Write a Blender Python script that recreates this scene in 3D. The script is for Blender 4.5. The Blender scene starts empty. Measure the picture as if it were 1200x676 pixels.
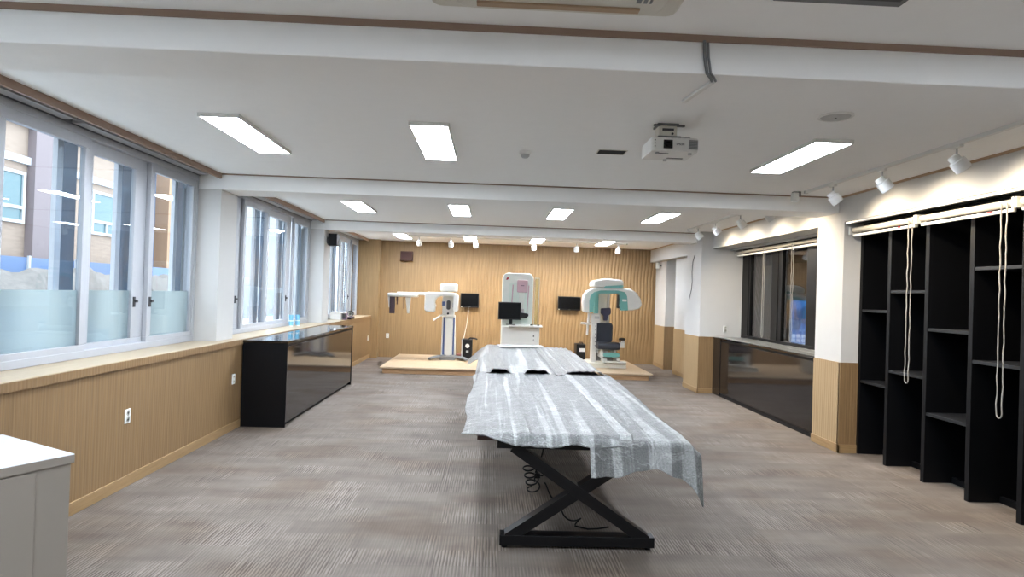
import bpy, bmesh, math, random
from mathutils import Vector, Matrix, noise
random.seed(7)
S = bpy.context.scene
COL = S.collection
PI = math.pi

# ------------------------------------------------------------------ camera
def make_camera():
    f = 714.0
    y, p, r = (math.radians(a) for a in (1.988, 0.532, 1.863))
    cy, sy, cp, sp, cr, sr = math.cos(y), math.sin(y), math.cos(p), math.sin(p), math.cos(r), math.sin(r)
    F = Vector((sy*cp, cy*cp, sp)); right = Vector((cy, -sy, 0)); up = right.cross(F)
    R = right*cr + up*sr; U = up*cr - right*sr
    cam = bpy.data.cameras.new('camera'); cam.sensor_width = 36.0; cam.lens = f*36.0/1200.0
    cam.clip_start = 0.05; cam.clip_end = 300
    o = bpy.data.objects.new('camera', cam); COL.objects.link(o)
    M = Matrix(((R.x, U.x, -F.x, 0), (R.y, U.y, -F.y, 0), (R.z, U.z, -F.z, 1.745), (0, 0, 0, 1)))
    o.matrix_world = M
    S.camera = o
make_camera()

# ------------------------------------------------------------------ world, exposure
PANEL_STRENGTH = 52.0
SPOT_W = 55.0
w = bpy.data.worlds.new('overcast_sky'); S.world = w; w.use_nodes = True
bg = w.node_tree.nodes['Background']
bg.inputs[0].default_value = (0.86, 0.93, 1.0, 1); bg.inputs[1].default_value = 4.0
S.view_settings.view_transform = 'Standard'
S.view_settings.look = 'None'
S.view_settings.gamma = 1.0
S.view_settings.exposure = 0.68
S.view_settings.use_curve_mapping = False
S.cycles.max_bounces = 8
S.cycles.diffuse_bounces = 5
S.cycles.transparent_max_bounces = 16
S.cycles.sample_clamp_indirect = 6.0
S.cycles.caustics_reflective = False
S.cycles.caustics_refractive = False

# sky portals: they only guide sampling of the sky through the window bays
def portal(x, y0, y1, z0, z1):
    l = bpy.data.lights.new('sky_portal', 'AREA'); l.shape = 'RECTANGLE'
    l.size = z1-z0; l.size_y = y1-y0
    l.cycles.is_portal = True
    o = bpy.data.objects.new('sky_portal', l); COL.objects.link(o)
    o.location = (x, (y0+y1)/2, (z0+z1)/2); o.rotation_euler = (0, -PI/2, 0)
for a, b in ((-2.2, 2.9), (3.4, 7.2), (7.7, 11.6), (12.1, 15.75)):
    portal(-3.66, a, b, 1.1, 3.0)

# ------------------------------------------------------------------ helpers
def lin(c):
    return tuple(((v/255.0)/12.92 if v/255.0 <= 0.04045 else ((v/255.0+0.055)/1.055)**2.4) for v in c)

def new_mat(name):
    m = bpy.data.materials.new(name); m.use_nodes = True
    return m, m.node_tree.nodes, m.node_tree.links, m.node_tree.nodes['Principled BSDF']

def mat(name, rgb, rough=0.5, metal=0.0, spec=0.5, bump=0.0, bscale=200.0, vary=0.0, vscale=8.0, coat=0.0):
    m, N, L, b = new_mat(name)
    c = lin(rgb)
    b.inputs['Base Color'].default_value = (*c, 1)
    b.inputs['Roughness'].default_value = rough
    b.inputs['Metallic'].default_value = metal
    b.inputs['Specular IOR Level'].default_value = spec
    if coat:
        b.inputs['Coat Weight'].default_value = coat
        b.inputs['Coat Roughness'].default_value = 0.04
    tc = N.new('ShaderNodeTexCoord')
    if vary or True:
        nz = N.new('ShaderNodeTexNoise'); nz.inputs['Scale'].default_value = vscale; nz.inputs['Detail'].default_value = 4
        L.new(tc.outputs['Object'], nz.inputs['Vector'])
        mx = N.new('ShaderNodeMix'); mx.data_type = 'RGBA'
        v = vary if vary else 0.02
        mx.inputs[6].default_value = (*[min(1, k*(1-v)) for k in c], 1)
        mx.inputs[7].default_value = (*[min(1, k*(1+v)) for k in c], 1)
        L.new(nz.outputs['Fac'], mx.inputs[0]); L.new(mx.outputs[2], b.inputs['Base Color'])
    if bump:
        n2 = N.new('ShaderNodeTexNoise'); n2.inputs['Scale'].default_value = bscale
        L.new(tc.outputs['Object'], n2.inputs['Vector'])
        bp = N.new('ShaderNodeBump'); bp.inputs['Strength'].default_value = bump; bp.inputs['Distance'].default_value = 0.002
        L.new(n2.outputs['Fac'], bp.inputs['Height']); L.new(bp.outputs[0], b.inputs['Normal'])
    return m

def emit(name, rgb, strength):
    m, N, L, b = new_mat(name)
    b.inputs['Base Color'].default_value = (0.8, 0.8, 0.8, 1)
    b.inputs['Emission Color'].default_value = (*lin(rgb), 1)
    b.inputs['Emission Strength'].default_value = strength
    return m

def wood(name, dark, light, scale=(60, 60, 2.0), rough=0.5, bump=0.15, groove=None):
    """vertical-grained wood veneer; groove = (axis, period) adds fine pressed grooves"""
    m, N, L, b = new_mat(name)
    tc = N.new('ShaderNodeTexCoord'); mp = N.new('ShaderNodeMapping'); mp.inputs['Scale'].default_value = scale
    L.new(tc.outputs['Object'], mp.inputs['Vector'])
    nz = N.new('ShaderNodeTexNoise'); nz.inputs['Scale'].default_value = 1.0; nz.inputs['Detail'].default_value = 5; nz.inputs['Roughness'].default_value = 0.65
    L.new(mp.outputs[0], nz.inputs['Vector'])
    rp = N.new('ShaderNodeValToRGB')
    rp.color_ramp.elements[0].position = 0.3; rp.color_ramp.elements[0].color = (*lin(dark), 1)
    rp.color_ramp.elements[1].position = 0.7; rp.color_ramp.elements[1].color = (*lin(light), 1)
    L.new(nz.outputs['Fac'], rp.inputs[0]); L.new(rp.outputs[0], b.inputs['Base Color'])
    b.inputs['Roughness'].default_value = rough
    h = nz.outputs['Fac']
    if groove:
        sx = N.new('ShaderNodeSeparateXYZ'); L.new(tc.outputs['Object'], sx.inputs[0])
        mu = N.new('ShaderNodeMath'); mu.operation = 'MULTIPLY'; mu.inputs[1].default_value = 2*PI/groove[1]
        L.new(sx.outputs[groove[0]], mu.inputs[0])
        sn = N.new('ShaderNodeMath'); sn.operation = 'SINE'; L.new(mu.outputs[0], sn.inputs[0])
        ad = N.new('ShaderNodeMath'); ad.operation = 'ADD'; L.new(sn.outputs[0], ad.inputs[0]); L.new(nz.outputs['Fac'], ad.inputs[1])
        h = ad.outputs[0]
    bp = N.new('ShaderNodeBump'); bp.inputs['Strength'].default_value = bump; bp.inputs['Distance'].default_value = 0.004
    L.new(h, bp.inputs['Height']); L.new(bp.outputs[0], b.inputs['Normal'])
    return m

def carpet():
    m, N, L, b = new_mat('striped_carpet_tile')
    tc = N.new('ShaderNodeTexCoord')
    def noise_tex(scale, detail, vec=None, mapping=None):
        n = N.new('ShaderNodeTexNoise'); n.inputs['Scale'].default_value = scale; n.inputs['Detail'].default_value = detail
        src = tc.outputs['Object']
        if mapping:
            mp = N.new('ShaderNodeMapping'); mp.inputs['Scale'].default_value = mapping; L.new(src, mp.inputs['Vector']); src = mp.outputs[0]
        L.new(src, n.inputs['Vector']); return n.outputs['Fac']
    fine = noise_tex(1.0, 2, mapping=(45, 3.0, 1))      # pile lines running along the room
    blotch = noise_tex(1.0, 3, mapping=(2.2, 3.2, 1))
    streak = noise_tex(1.0, 3, mapping=(1.0, 6.0, 1))
    big = noise_tex(0.7, 2)
    grain = noise_tex(320, 2)
    def ma(op, a, v):
        n = N.new('ShaderNodeMath'); n.operation = op; L.new(a, n.inputs[0])
        if isinstance(v, float): n.inputs[1].default_value = v
        else: L.new(v, n.inputs[1])
        return n.outputs[0]
    def cells(sx, sy, off):
        v = N.new('ShaderNodeVectorMath'); v.operation = 'MULTIPLY_ADD'; v.inputs[1].default_value = (sx, sy, 0); v.inputs[2].default_value = (off, off*.7, 0); L.new(tc.outputs['Object'], v.inputs[0])
        fl2 = N.new('ShaderNodeVectorMath'); fl2.operation = 'FLOOR'; L.new(v.outputs[0], fl2.inputs[0])
        w2 = N.new('ShaderNodeTexWhiteNoise'); w2.noise_dimensions = '3D'; L.new(fl2.outputs[0], w2.inputs['Vector']); return w2.outputs['Value']
    ca = cells(4, 2.6, .3); cb = cells(2, 4.2, .8)
    amp = ma('MULTIPLY', ma('MULTIPLY', ca, cb), 1.5)
    sxc = N.new('ShaderNodeSeparateXYZ'); L.new(tc.outputs['Object'], sxc.inputs[0])
    wav = ma('SINE', ma('ADD', ma('MULTIPLY', sxc.outputs[0], 2*PI/0.021), ma('MULTIPLY', fine, 7.0)), 0.0)
    fc = ma('ADD', ma('MULTIPLY', wav, 0.16), ma('MULTIPLY', ma('SUBTRACT', fine, 0.5), 0.5))
    s = ma('MULTIPLY', fc, ma('ADD', amp, 0.12))
    s = ma('ADD', s, ma('MULTIPLY', blotch, 0.30)); s = ma('ADD', s, ma('MULTIPLY', streak, 0.24))
    s = ma('ADD', s, ma('MULTIPLY', cb, 0.05)); s = ma('ADD', s, ma('MULTIPLY', big, 0.16)); s = ma('ADD', s, ma('MULTIPLY', grain, 0.12))
    s = ma('ADD', s, 0.30)
    mixf = N.new('ShaderNodeMix'); mixf.inputs[0].default_value = .35; L.new(fine, mixf.inputs[2]); L.new(grain, mixf.inputs[3])
    rp = N.new('ShaderNodeValToRGB')
    e = rp.color_ramp.elements
    e[0].position = 0.5; e[0].color = (*lin((86, 77, 69)), 1)
    e[1].position = 1.1 if False else 1.0; e[1].color = (*lin((140, 131, 122)), 1)
    k = e.new(0.74); k.color = (*lin((112, 103, 95)), 1)
    L.new(s, rp.inputs[0])
    pt = N.new('ShaderNodeMapRange'); pt.interpolation_type = 'SMOOTHSTEP'; pt.inputs[1].default_value = .46; pt.inputs[2].default_value = .66; pt.inputs[4].default_value = .75
    L.new(noise_tex(1.0, 4, mapping=(.9, 1.5, 1)), pt.inputs[0])
    tn = N.new('ShaderNodeMix'); tn.data_type = 'RGBA'; tn.blend_type = 'MULTIPLY'; tn.inputs[7].default_value = (.84, .76, .68, 1)
    L.new(pt.outputs[0], tn.inputs[0]); L.new(rp.outputs[0], tn.inputs[6]); L.new(tn.outputs[2], b.inputs['Base Color'])
    b.inputs['Roughness'].default_value = 0.85; b.inputs['Specular IOR Level'].default_value = 0.25
    bp = N.new('ShaderNodeBump'); bp.inputs['Strength'].default_value = 0.5; bp.inputs['Distance'].default_value = 0.004
    L.new(mixf.outputs[0], bp.inputs['Height']); L.new(bp.outputs[0], b.inputs['Normal'])
    return m

def glass(name, tint=(0.9, 0.96, 1.0), refl=1.0):
    """thin pane: clear transmission plus mirror reflection by angle"""
    m, N, L, b = new_mat(name); N.remove(b)
    out = [n for n in N if n.type == 'OUTPUT_MATERIAL'][0]
    t = N.new('ShaderNodeBsdfTransparent'); t.inputs[0].default_value = (*tint, 1)
    g = N.new('ShaderNodeBsdfGlossy'); g.inputs['Roughness'].default_value = 0.01
    lw = N.new('ShaderNodeLayerWeight'); lw.inputs[0].default_value = 0.5      # angle-dependent reflection, same from both sides
    pw = N.new('ShaderNodeMath'); pw.operation = 'POWER'; pw.inputs[1].default_value = 4.0; L.new(lw.outputs['Facing'], pw.inputs[0])
    mu = N.new('ShaderNodeMath'); mu.operation = 'MULTIPLY_ADD'; mu.inputs[1].default_value = 0.5*refl; mu.inputs[2].default_value = 0.025*refl; mu.use_clamp = True
    L.new(pw.outputs[0], mu.inputs[0])
    mx = N.new('ShaderNodeMixShader'); L.new(mu.outputs[0], mx.inputs[0]); L.new(t.outputs[0], mx.inputs[1]); L.new(g.outputs[0], mx.inputs[2])
    L.new(mx.outputs[0], out.inputs[0])
    return m

def film_mat(name, rgb, trans=0.5, clear=0.2):
    """translucent sheet: part diffuse, part translucent, part see-through"""
    m, N, L, b = new_mat(name); N.remove(b)
    out = [n for n in N if n.type == 'OUTPUT_MATERIAL'][0]
    d = N.new('ShaderNodeBsdfDiffuse'); d.inputs[0].default_value = (*lin(rgb), 1)
    t = N.new('ShaderNodeBsdfTranslucent'); t.inputs[0].default_value = (*lin(rgb), 1)
    c = N.new('ShaderNodeBsdfTransparent')
    m1 = N.new('ShaderNodeMixShader'); m1.inputs[0].default_value = trans
    L.new(d.outputs[0], m1.inputs[1]); L.new(t.outputs[0], m1.inputs[2])
    m2 = N.new('ShaderNodeMixShader'); m2.inputs[0].default_value = clear
    L.new(m1.outputs[0], m2.inputs[1]); L.new(c.outputs[0], m2.inputs[2]); L.new(m2.outputs[0], out.inputs[0])
    return m

def bubble_mat(name, cells=90, border=None, strip_scale=11.0):
    """silvery bubble wrap: bright sealed strips along the sheet, crinkle lines, fine bubbles; border = (axis, from, to) bright hem"""
    m, N, L, b = new_mat(name)
    tc = N.new('ShaderNodeTexCoord'); sx = N.new('ShaderNodeSeparateXYZ'); L.new(tc.outputs['Object'], sx.inputs[0])
    def ma(op, a, v, w=None):
        n = N.new('ShaderNodeMath'); n.operation = op
        for i, q in enumerate((a, v, w)):
            if q is None: continue
            if isinstance(q, float): n.inputs[i].default_value = q
            else: L.new(q, n.inputs[i])
        return n.outputs[0]
    def nz(scale, detail, mapping, rough=.5, dist=0.0):
        mp = N.new('ShaderNodeMapping'); mp.inputs['Scale'].default_value = mapping; L.new(tc.outputs['Object'], mp.inputs['Vector'])
        n = N.new('ShaderNodeTexNoise'); n.inputs['Scale'].default_value = scale; n.inputs['Detail'].default_value = detail; n.inputs['Roughness'].default_value = rough; n.inputs['Distortion'].default_value = dist
        L.new(mp.outputs[0], n.inputs['Vector']); return n.outputs['Fac']
    def step(v, lo, hi):
        n = N.new('ShaderNodeMapRange'); n.interpolation_type = 'SMOOTHSTEP'; L.new(v, n.inputs[0]); n.inputs[1].default_value = lo; n.inputs[2].default_value = hi; return n.outputs[0]
    strip = step(nz(1.0, 2, (strip_scale, .28, 1)), .55, .64)
    thin = step(nz(1.0, 2, (38, .7, 1)), .56, .70)
    crk = nz(3.2, 6, (1, 1, 1), .6, .6)
    crease = ma('SUBTRACT', 1.0, step(ma('ABSOLUTE', ma('SUBTRACT', crk, .5), None), .0, .018))
    crk2 = nz(1.0, 4, (2.2, 4.5, 2.2), .6, .4)
    crease2 = ma('SUBTRACT', 1.0, step(ma('ABSOLUTE', ma('SUBTRACT', crk2, .52), None), .0, .014))
    blot = nz(7, 5, (1, 1, 1), .65)
    bub = N.new('ShaderNodeTexVoronoi'); bub.inputs['Scale'].default_value = cells; L.new(tc.outputs['Object'], bub.inputs['Vector'])
    v = ma('MULTIPLY', strip, .40)
    v = ma('ADD', v, ma('MULTIPLY', thin, .18)); v = ma('ADD', v, ma('MULTIPLY', crease, .22)); v = ma('ADD', v, ma('MULTIPLY', crease2, .25))
    v = ma('ADD', v, ma('MULTIPLY', ma('SUBTRACT', blot, .5), .55)); v = ma('ADD', v, ma('MULTIPLY', bub.outputs['Distance'], -.28))
    if border:
        ax, lo, hi = border
        inside = ma('MULTIPLY', ma('GREATER_THAN', sx.outputs[ax], lo), ma('LESS_THAN', sx.outputs[ax], hi))
        v = ma('ADD', v, ma('MULTIPLY', inside, .42))
    v = ma('ADD', v, .30)
    rp = N.new('ShaderNodeValToRGB'); e = rp.color_ramp.elements
    e[0].position = 0.0; e[0].color = (*lin((84, 86, 85)), 1)
    e[1].position = 1.0; e[1].color = (*lin((198, 201, 200)), 1)
    k = e.new(.32); k.color = (*lin((116, 118, 116)), 1)
    L.new(v, rp.inputs[0]); L.new(rp.outputs[0], b.inputs['Base Color'])
    b.inputs['Roughness'].default_value = 0.3; b.inputs['Specular IOR Level'].default_value = 0.6
    h = ma('ADD', ma('MULTIPLY', bub.outputs['Distance'], -.5), ma('MULTIPLY', blot, 1.2))
    h = ma('ADD', h, ma('MULTIPLY', crease, .25)); h = ma('ADD', h, ma('MULTIPLY', crease2, .25))
    bp = N.new('ShaderNodeBump'); bp.inputs['Strength'].default_value = 0.85; bp.inputs['Distance'].default_value = 0.012
    L.new(h, bp.inputs['Height']); L.new(bp.outputs[0], b.inputs['Normal'])
    return m

class MB:
    def __init__(s): s.bm = bmesh.new()
    def box(s, x0, x1, y0, y1, z0, z1):
        v = [s.bm.verts.new(p) for p in ((x0,y0,z0),(x1,y0,z0),(x1,y1,z0),(x0,y1,z0),(x0,y0,z1),(x1,y0,z1),(x1,y1,z1),(x0,y1,z1))]
        for f in ((3,2,1,0),(4,5,6,7),(0,1,5,4),(1,2,6,5),(2,3,7,6),(3,0,4,7)): s.bm.faces.new([v[i] for i in f])
        return s
    def hexa(s, pts):
        v = [s.bm.verts.new(p) for p in pts]
        for f in ((3,2,1,0),(4,5,6,7),(0,1,5,4),(1,2,6,5),(2,3,7,6),(3,0,4,7)): s.bm.faces.new([v[i] for i in f])
        return s
    def bar(s, p, q, wx, wy, up=(0,1,0)):
        """rectangular bar from p to q; wy is its width along `up`"""
        p, q = Vector(p), Vector(q); d = (q-p).normalized(); u = Vector(up); a = d.cross(u).normalized()
        u = a.cross(d).normalized(); a *= wx/2; u *= wy/2
        return s.hexa([p-a-u, p+a-u, p+a+u, p-a+u, q-a-u, q+a-u, q+a+u, q-a+u])
    def cyl(s, p, q, r, r2=None, seg=20):
        return s.tube([p, q], [r, r if r2 is None else r2], seg)
    def tube(s, pts, r, seg=10, flat=1.0):
        pts = [Vector(p) for p in pts]; n = len(pts)
        rs = r if isinstance(r, (list, tuple)) else [r]*n
        t0 = (pts[1]-pts[0]).normalized()
        ref = Vector((0,0,1)) if abs(t0.z) < 0.9 else Vector((1,0,0))
        a = t0.cross(ref).normalized(); rings = []
        for i in range(n):
            t = (pts[min(i+1,n-1)]-pts[max(i-1,0)]).normalized()
            a = (a - t*a.dot(t)).normalized(); b = t.cross(a)
            rings.append([s.bm.verts.new(pts[i]+(a*math.cos(2*PI*k/seg)+b*math.sin(2*PI*k/seg)*flat)*rs[i]) for k in range(seg)])
        for i in range(n-1):
            for k in range(seg):
                s.bm.faces.new((rings[i][k], rings[i][(k+1)%seg], rings[i+1][(k+1)%seg], rings[i+1][k]))
        s.bm.faces.new(rings[0][::-1]); s.bm.faces.new(rings[-1]); return s
    def lathe(s, prof, c, axis=(0,0,1), seg=28):
        """prof = [(radius, distance along axis)]"""
        ax = Vector(axis).normalized(); ref = Vector((1,0,0)) if abs(ax.x) < 0.9 else Vector((0,1,0))
        a = ax.cross(ref).normalized(); b = ax.cross(a); c = Vector(c)
        rings = []
        for r, h in prof:
            rings.append([s.bm.verts.new(c+ax*h+(a*math.cos(2*PI*k/seg)+b*math.sin(2*PI*k/seg))*max(r,1e-4)) for k in range(seg)])
        for i in range(len(rings)-1):
            for k in range(seg):
                s.bm.faces.new((rings[i][k], rings[i][(k+1)%seg], rings[i+1][(k+1)%seg], rings[i+1][k]))
        s.bm.faces.new(rings[0][::-1]); s.bm.faces.new(rings[-1]); return s
    def prism(s, poly, d0, d1, plane='xz'):
        def P(a, b, d): return (a, d, b) if plane == 'xz' else ((a, b, d) if plane == 'xy' else (d, a, b))
        A = [s.bm.verts.new(P(a, b, d0)) for a, b in poly]; B = [s.bm.verts.new(P(a, b, d1)) for a, b in poly]
        n = len(poly)
        s.bm.faces.new(A); s.bm.faces.new(B[::-1])
        for i in range(n): s.bm.faces.new((A[i], B[i], B[(i+1)%n], A[(i+1)%n]))
        return s
    def grid(s, fn, nu, nv):
        V = [[s.bm.verts.new(fn(i/nu, j/nv)) for j in range(nv+1)] for i in range(nu+1)]
        for i in range(nu):
            for j in range(nv): s.bm.faces.new((V[i][j], V[i+1][j], V[i+1][j+1], V[i][j+1]))
        return s

def rrect(x0, x1, z0, z1, r, n=6, corners=(1,1,1,1)):
    """rounded rectangle outline, corners = bl, br, tr, tl"""
    out = []
    for (cx, cz, a0, on) in ((x0+r, z0+r, PI, corners[0]), (x1-r, z0+r, 1.5*PI, corners[1]), (x1-r, z1-r, 0, corners[2]), (x0+r, z1-r, 0.5*PI, corners[3])):
        if not on:
            out.append((x0 if cx == x0+r else x1, z0 if cz == z0+r else z1)); continue
        for k in range(n+1):
            a = a0+0.5*PI*k/n; out.append((cx+r*math.cos(a), cz+r*math.sin(a)))
    return out

ORG = {}
def obj(name, mb, m, parent=None, bev=0.0, solid=0.0, label=None, cat=None, group=None, kind=None, smooth=True, org=None, sub=0):
    bm = mb.bm
    bmesh.ops.recalc_face_normals(bm, faces=bm.faces)
    me = bpy.data.meshes.new(name)
    if parent is not None:
        o0 = ORG[parent.name]
    elif org is not None: o0 = Vector(org)
    else:
        xs = [v.co for v in bm.verts]
        o0 = Vector(((min(v.x for v in xs)+max(v.x for v in xs))/2, (min(v.y for v in xs)+max(v.y for v in xs))/2, min(v.z for v in xs)))
    for v in bm.verts: v.co -= o0
    bm.to_mesh(me); bm.free()
    if smooth:
        me.polygons.foreach_set('use_smooth', [True]*len(me.polygons)); me.set_sharp_from_angle(angle=math.radians(38))
    me.materials.append(m)
    o = bpy.data.objects.new(name, me); COL.objects.link(o)
    if parent is not None: o.parent = parent
    else: o.location = o0
    ORG[o.name] = o0.copy()
    if solid:
        q = o.modifiers.new('thickness', 'SOLIDIFY'); q.thickness = solid; q.offset = 0
    if bev:
        q = o.modifiers.new('bevel', 'BEVEL'); q.width = bev; q.segments = 3; q.limit_method = 'ANGLE'; q.angle_limit = math.radians(40)
    tag(o, label, cat, group, kind)
    return o
def tag(o, label=None, cat=None, group=None, kind=None):
    for k, v in (('label', label), ('category', cat), ('group', group), ('kind', kind)):
        if v: o[k] = v
def thing(name, loc, label, cat, group=None):
    o = bpy.data.objects.new(name, None); COL.objects.link(o); o.location = loc; o.empty_display_size = 0.1
    ORG[o.name] = Vector(loc); tag(o, label, cat, group); return o
def dup(root, loc, label=None, rot=None):
    def cp(o, par):
        c = o.copy(); COL.objects.link(c)
        if par is not None: c.parent = par
        for ch in [k for k in KIDS.get(o.name, [])]: cp(ch, c)
        return c
    KIDS = {}
    for o in bpy.data.objects:
        if o.parent: KIDS.setdefault(o.parent.name, []).append(o)
    r = cp(root, None); r.location = loc
    if rot: r.rotation_euler = rot
    if label: r['label'] = label
    return r
def struct(name, mb, m, **k): return obj(name, mb, m, kind='structure', **k)

# ------------------------------------------------------------------ materials
M = {}
M['ceil'] = mat('ceiling_paint', (249, 249, 247), 0.9, spec=0.2, bump=0.05, bscale=60)
M['white'] = mat('white_wall_paint', (200, 199, 196), 0.85, spec=0.2, bump=0.04, bscale=90)
M['wallwood'] = wood('back_wall_wood', (122, 97, 64), (146, 119, 82), (40, 40, 1.4), 0.55, 0.12)
M['wains'] = wood('wainscot_wood', (120, 94, 64), (146, 118, 82), (90, 90, 1.6), 0.5, 0.12, groove=(1, 0.035))
M['wainsx'] = wood('wainscot_wood_end', (120, 94, 64), (146, 118, 82), (90, 90, 1.6), 0.5, 0.3, groove=(0, 0.035))
M['wainsr'] = wood('wainscot_wood_lit_side', (156, 130, 94), (178, 152, 116), (90, 90, 1.6), 0.5, 0.3, groove=(1, 0.045))  # paler copy of the wainscot: light on room-facing sides put into the colour
M['base'] = wood('baseboard_wood', (142, 114, 78), (164, 135, 96), (3, 3, 40), 0.45, 0.05)
M['sill'] = wood('sill_wood', (172, 154, 126), (188, 171, 142), (60, 1.5, 60), 0.35, 0.05)
M['ply'] = wood('pale_plywood', (170, 148, 120), (188, 167, 139), (1.5, 30, 30), 0.55, 0.08)
M['plyedge'] = wood('raw_timber_edge', (150, 112, 78), (196, 158, 116), (1.2, 20, 40), 0.7, 0.3)
M['brown'] = mat('brown_trim_paint', (148, 124, 108), 0.6)
M['tantrim'] = mat('tan_trim_paint', (170, 144, 116), 0.6)
M['carpet'] = carpet()
M['pvc'] = mat('white_window_vinyl', (172, 175, 180), 0.4)
M['pvcdim'] = mat('grey_window_vinyl', (120, 123, 128), 0.45)
M['scr'] = film_mat('blue_grey_insect_screen', (104, 122, 140), 0.4, 0.25)
M['glass'] = glass('window_glass', (0.93, 0.97, 1.0), 1.0)
M['frost'] = film_mat('frosted_privacy_film', (192, 200, 197), 0.6, 0.25)
M['darkglass'] = glass('interior_window_glass', (0.7, 0.7, 0.72), 2.3)
M['shield'] = glass('clear_shield', (0.86, 0.92, 0.86), 1.0)
M['black'] = mat('black_satin', (6, 7, 10), 0.45, spec=0.25)
M['blackframe'] = mat('black_window_frame', (5, 5, 6), 0.4, spec=0.25)
M['shelfb'] = mat('black_shelf_board', (7, 8, 11), 0.5, spec=0.22, bump=0.05)
M['gloss'] = mat('dark_glossy_panel', (30, 26, 25), 0.07, spec=0.55)
M['glosstop'] = mat('black_glossy_top', (14, 15, 17), 0.06, spec=0.9)
M['steel'] = mat('black_table_steel', (7, 7, 9), 0.42, spec=0.3)
M['tabletop'] = mat('dark_reddish_tabletop', (66, 38, 30), 0.35)
M['navytop'] = mat('dark_tabletop', (26, 27, 36), 0.4)
M['alu'] = mat('satin_aluminium', (178, 178, 178), 0.35, metal=0.25)
M['plastic'] = mat('white_plastic', (226, 226, 222), 0.4)
M['offwhite'] = mat('off_white_plastic', (214, 210, 198), 0.45)
M['lightgrey'] = mat('light_grey_plastic', (176, 177, 176), 0.45)
M['grey'] = mat('mid_grey_plastic', (112, 113, 114), 0.5)
M['darkgrey'] = mat('dark_grey_plastic', (52, 53, 56), 0.5)
M['screen'] = mat('black_screen', (5, 5, 6), 0.25, spec=0.2)
M['blackp'] = mat('black_plastic', (11, 11, 13), 0.5, spec=0.3)
M['navy'] = mat('navy_vinyl', (38, 36, 62), 0.5)
M['slate'] = mat('dark_slate_upholstery', (38, 42, 52), 0.65, bump=0.1)
M['teal'] = mat('teal_plastic', (104, 164, 158), 0.4)
M['machine'] = mat('machine_white_enamel', (212, 212, 207), 0.35)
M['bluestrip'] = mat('blue_strip', (64, 84, 132), 0.4)
M['pink'] = mat('dusty_pink_plastic', (196, 164, 172), 0.45)
M['red'] = mat('red_mark', (170, 36, 50), 0.5)
M['brownbox'] = mat('brown_speaker_cloth', (72, 44, 36), 0.7)
M['cabinet'] = mat('grey_white_laminate', (142, 134, 125), 0.4)
M['cabtop'] = mat('white_laminate_top', (214, 216, 220), 0.25)
M['blind'] = mat('ivory_blind_fabric', (190, 184, 172), 0.7)
M['bead'] = mat('pale_bead_chain', (150, 147, 140), 0.4)
M['cup'] = mat('blue_white_paper_cup', (120, 186, 222), 0.5)
M['paper'] = mat('white_paper', (232, 232, 230), 0.7)
M['purple'] = mat('dull_purple_card', (104, 86, 104), 0.6)
M['foam'] = mat('white_foam', (170, 172, 169), 0.7)
M['bubbleA'] = bubble_mat('bubble_wrap_hemmed', border=(0, .50, .58))
M['bubbleB'] = bubble_mat('bubble_wrap_left_hem', border=(0, -.41, -.36))
M['bubbleC'] = bubble_mat('bubble_wrap_wide_strips', strip_scale=7.0)
M['bubbleE'] = bubble_mat('pale_reflection_film', cells=40, strip_scale=6.0)
M['panel'] = emit('led_diffuser', (232, 242, 255), PANEL_STRENGTH)
M['spotglow'] = emit('spot_bulb', (255, 225, 180), 12.0)

# ------------------------------------------------------------------ room shell
ZC = 3.04; YB = 16.0; YN = -3.0
ZB = 2.853
struct('floor', MB().box(-3.6, 5.1, YN-.2, YB+.2, -0.12, 0), M['carpet'], org=(0, 0, 0), smooth=False)
struct('ceiling', MB().box(-3.17, 5.1, YN-.2, YB+.2, ZC, ZC+.2).box(-3.7, -3.17, YN-.2, YB+.2, ZC+.1, ZC+.2), M['ceil'], smooth=False)
BEAMS = ((2.94, 3.34), (7.2, 7.68), (11.64, 12.05))
for i, (a, b) in enumerate(BEAMS):
    struct('ceiling_beam', MB().box(-3.6, 4.2, a, b, ZB, ZC+.12), M['ceil'], bev=0.006)
# left: wainscot, sill, lintel, columns
struct('wall_left', MB().box(-3.6, -3.06, YN, YB, 0, 1.017), M['wains'], smooth=False)
struct('trim_1', MB().box(-3.46, -3.045, YN, 15.75, 1.018, 1.085), M['sill'], bev=0.006)
struct('trim_10', MB().box(-3.0445, -3.036, YN, 15.75, 1.016, 1.079), M['wains'])
struct('baseboard_left', MB().box(-3.06, -3.045, YN, 15.75, 0, 0.095), M['base'], bev=0.003)
struct('wall_left_lintel', MB().box(-3.7, -3.42, YN, YB, 3.0, ZC+.2), M['pvcdim'], smooth=False)
for a, b in ((2.94, 3.36), (7.2, 7.65), (11.6, 12.05)):
    struct('wall_left_column', MB().box(-3.6, -3.17, a, b, 1.086, ZB), M['white'], smooth=False)
struct('wall_left_column', MB().box(-3.6, -2.87, 15.75, YB+.1, 0, ZC), M['wallwood'], bev=0.006)
struct('wall_left_column', MB().box(-3.6, -3.06, YN-.1, -2.2, 1.086, ZC+.1), M['white'])
# back wall: flat on the left, wavy vertical ribs on the right
def back_fn(u, v):
    x = -2.95+u*7.25; z = v*3.1
    amp = min(1, max(0, (x+1.35)/0.9))
    fade = min(1, max(0.12, 1-max(0, (x-2.6))*0.55*max(0, 1.25-z)))
    ph = x + 0.012*math.sin(2*PI*z/0.95+x*1.4) - 0.03*(z-1.5)
    return (x, YB-0.001-0.015*amp*fade*abs(math.sin(PI*ph/0.088)), z)
b = MB().grid(back_fn, 1000, 30); b.box(-3.7, 5.1, YB+.004, YB+.25, 0, 3.2)
struct('wall_back', b, M['wallwood'])
struct('wall_front', MB().box(-3.7, 5.1, YN-.2, YN, 0, 3.2), M['white'], smooth=False)
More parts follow.
